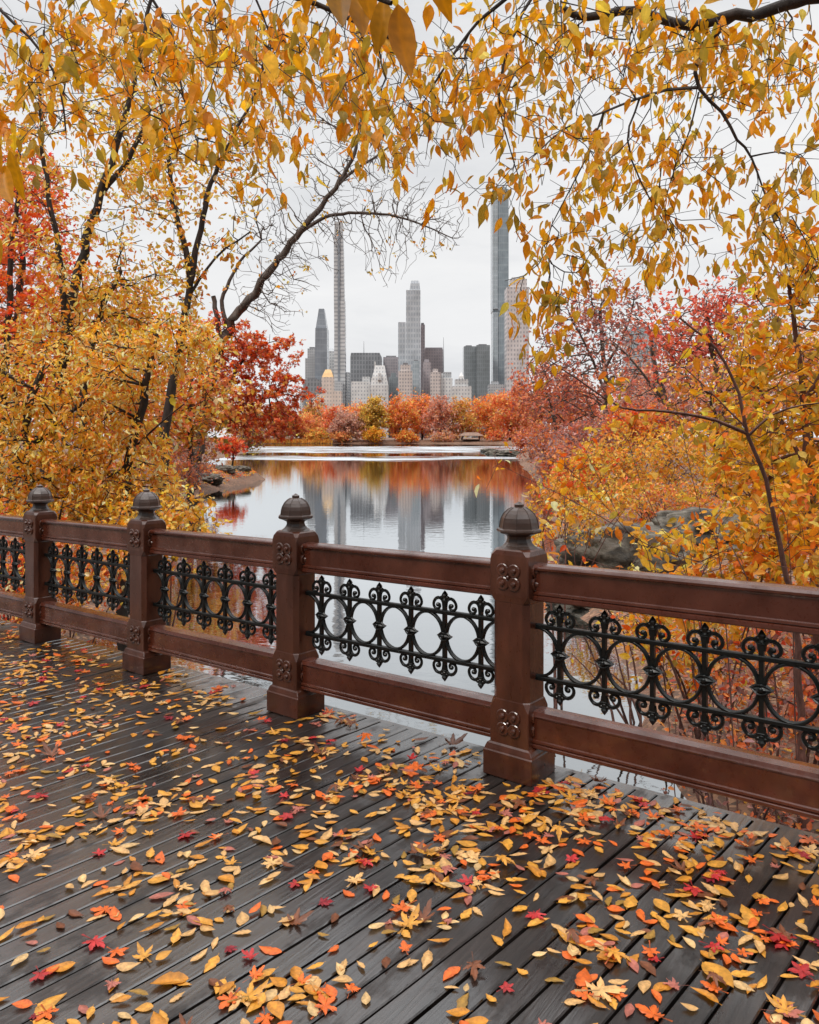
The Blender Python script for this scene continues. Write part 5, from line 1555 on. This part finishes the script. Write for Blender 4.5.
BV, BF, BC, bn = [], [], [], 0
for (px, py, Y, dx, dz, L, wd, col) in [(336, -34, 1.12, .10, -1, .095, .27, (150, 112, 26)), (362, -26, 1.15, .06, -1, .10, .26, (176, 128, 30)), (398, 4, 1.10, .16, -1, .105, .25, (176, 120, 28)),
                                        (384, -2, 1.16, -.12, -1, .085, .26, (168, 124, 32)), (432, -38, 1.12, .32, -1, .085, .25, (172, 118, 26)), (310, -46, 1.2, -.1, -1, .09, .25, (184, 126, 30)),
                                        (404, -60, 1.1, -.05, -1, .09, .25, (160, 118, 30)), (354, -60, 1.05, .2, -1, .10, .28, (186, 132, 32)), (284, -56, 1.3, .2, -1, .09, .25, (190, 130, 34)),
                                        (-8, 130, 1.5, .16, -1, .11, .28, (190, 136, 34)), (4, 165, 1.5, .3, -.7, .10, .24, (196, 140, 40)), (-20, 222, 1.25, .35, -.9, .085, .27, (180, 134, 30)), (-30, 60, 1.7, .4, -.8, .12, .25, (196, 138, 36)),
                                        (10, 150, 1.6, .1, -1, .10, .24, (176, 128, 34)), (-14, 200, 1.3, .2, -1, .085, .26, (150, 124, 36))]:
    V, Fq, C = big_leaf(at(px, py, Y), (dx, rng.normal(0, .12), dz), (rng.normal(0, .35), -1, .25), L, wd, lin(col) * np.array([1.25, 1.1, .7]))
    BV.append(V); BF.append(Fq + bn); BC.append(C); bn += len(V)
build_mesh('near_leaves', np.concatenate(BV), np.concatenate(BF), M_LEAFN, t, np.concatenate(BC), True)

# ================================================================== SKY, SUN, CAMERA
w = bpy.data.worlds.new('World'); SC.world = w; w.use_nodes = True
nt = w.node_tree; nt.nodes.clear()
SUN_EL, SUN_AZ = math.radians(48), math.atan2(-.75, -.62)      # azimuth: behind the camera, to the left
sky = nt.nodes.new('ShaderNodeTexSky'); sky.sky_type = 'NISHITA'; sky.sun_disc = False
sky.sun_elevation = SUN_EL; sky.sun_rotation = math.atan2(-.75, -.62)
hsv = nt.nodes.new('ShaderNodeHueSaturation'); hsv.inputs['Saturation'].default_value = 0.15
nt.links.new(sky.outputs[0], hsv.inputs['Color'])
tc = nt.nodes.new('ShaderNodeTexCoord')
mp = nt.nodes.new('ShaderNodeMapping'); mp.inputs['Scale'].default_value = (1.2, 1.2, 4.0)
nt.links.new(tc.outputs['Generated'], mp.inputs['Vector'])
cl = noise_node(nt, mp.outputs[0], 2.2, 6, .55, .3)
cr = ramp(nt, cl.outputs['Fac'], [(.30, (6.9, 7.05, 7.3)), (.5, (8.5, 8.55, 8.65)), (.7, (9.3, 9.3, 9.3))])
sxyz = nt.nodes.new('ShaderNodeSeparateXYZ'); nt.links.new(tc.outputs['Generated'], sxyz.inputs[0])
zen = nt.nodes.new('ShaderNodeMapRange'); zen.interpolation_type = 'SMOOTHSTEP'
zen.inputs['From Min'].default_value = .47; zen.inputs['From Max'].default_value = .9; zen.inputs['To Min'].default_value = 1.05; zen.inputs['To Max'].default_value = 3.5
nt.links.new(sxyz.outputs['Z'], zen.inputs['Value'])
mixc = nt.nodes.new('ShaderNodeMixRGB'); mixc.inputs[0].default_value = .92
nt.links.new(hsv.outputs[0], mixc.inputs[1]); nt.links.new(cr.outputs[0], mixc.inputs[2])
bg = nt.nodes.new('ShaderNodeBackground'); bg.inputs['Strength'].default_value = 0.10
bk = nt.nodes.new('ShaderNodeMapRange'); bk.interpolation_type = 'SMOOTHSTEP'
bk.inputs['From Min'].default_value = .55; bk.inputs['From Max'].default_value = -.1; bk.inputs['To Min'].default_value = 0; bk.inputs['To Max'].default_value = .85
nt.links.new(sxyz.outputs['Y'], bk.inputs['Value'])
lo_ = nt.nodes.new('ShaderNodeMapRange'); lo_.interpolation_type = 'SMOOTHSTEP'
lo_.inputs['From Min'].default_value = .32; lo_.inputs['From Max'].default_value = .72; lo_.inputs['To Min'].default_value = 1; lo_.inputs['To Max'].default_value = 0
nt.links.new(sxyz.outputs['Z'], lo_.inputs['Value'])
dkn = math_n(nt, 'SUBTRACT', 1.0, math_n(nt, 'MULTIPLY', bk.outputs[0], lo_.outputs[0]))  # low sky outside the view dimmed in place of woods, added for contrast
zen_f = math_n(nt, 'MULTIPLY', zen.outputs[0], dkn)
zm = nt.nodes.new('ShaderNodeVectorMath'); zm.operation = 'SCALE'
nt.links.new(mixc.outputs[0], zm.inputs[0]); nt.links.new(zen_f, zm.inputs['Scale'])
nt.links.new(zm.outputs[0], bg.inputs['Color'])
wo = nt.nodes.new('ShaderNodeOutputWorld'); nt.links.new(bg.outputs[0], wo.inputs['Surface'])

sl = bpy.data.lights.new('sun', 'SUN'); sl.energy = 1.5; sl.angle = math.radians(11); sl.color = (1, .95, .88)
so_ = bpy.data.objects.new('sun', sl); COL.objects.link(so_)
sv = Vector((-.62 * math.cos(SUN_EL), -.75 * math.cos(SUN_EL), math.sin(SUN_EL)))
so_.rotation_euler = sv.to_track_quat('Z', 'Y').to_euler(); so_.location = (-20, -20, 40)

cam = bpy.data.cameras.new('camera'); co = bpy.data.objects.new('camera', cam); COL.objects.link(co)
co.location = (0, 0, HC); co.rotation_euler = (math.radians(90), 0, 0)
cam.sensor_fit = 'VERTICAL'; cam.sensor_height = 36.0
cam.lens = 36.0 * F / 1024.0
cam.shift_y = -(512.0 - HY) / 1024.0
cam.clip_start = 0.05; cam.clip_end = 9000
SC.camera = co
SC.view_settings.view_transform = 'Standard'; SC.view_settings.look = 'None'; SC.view_settings.exposure = 0; SC.view_settings.gamma = 1
SC.cycles.use_denoising = True
SC.cycles.max_bounces = 8; SC.cycles.diffuse_bounces = 4; SC.cycles.transmission_bounces = 6; SC.cycles.glossy_bounces = 4
SC.cycles.caustics_reflective = False; SC.cycles.caustics_refractive = False
for o in bpy.data.objects:
    if '_w' in o: del o['_w']
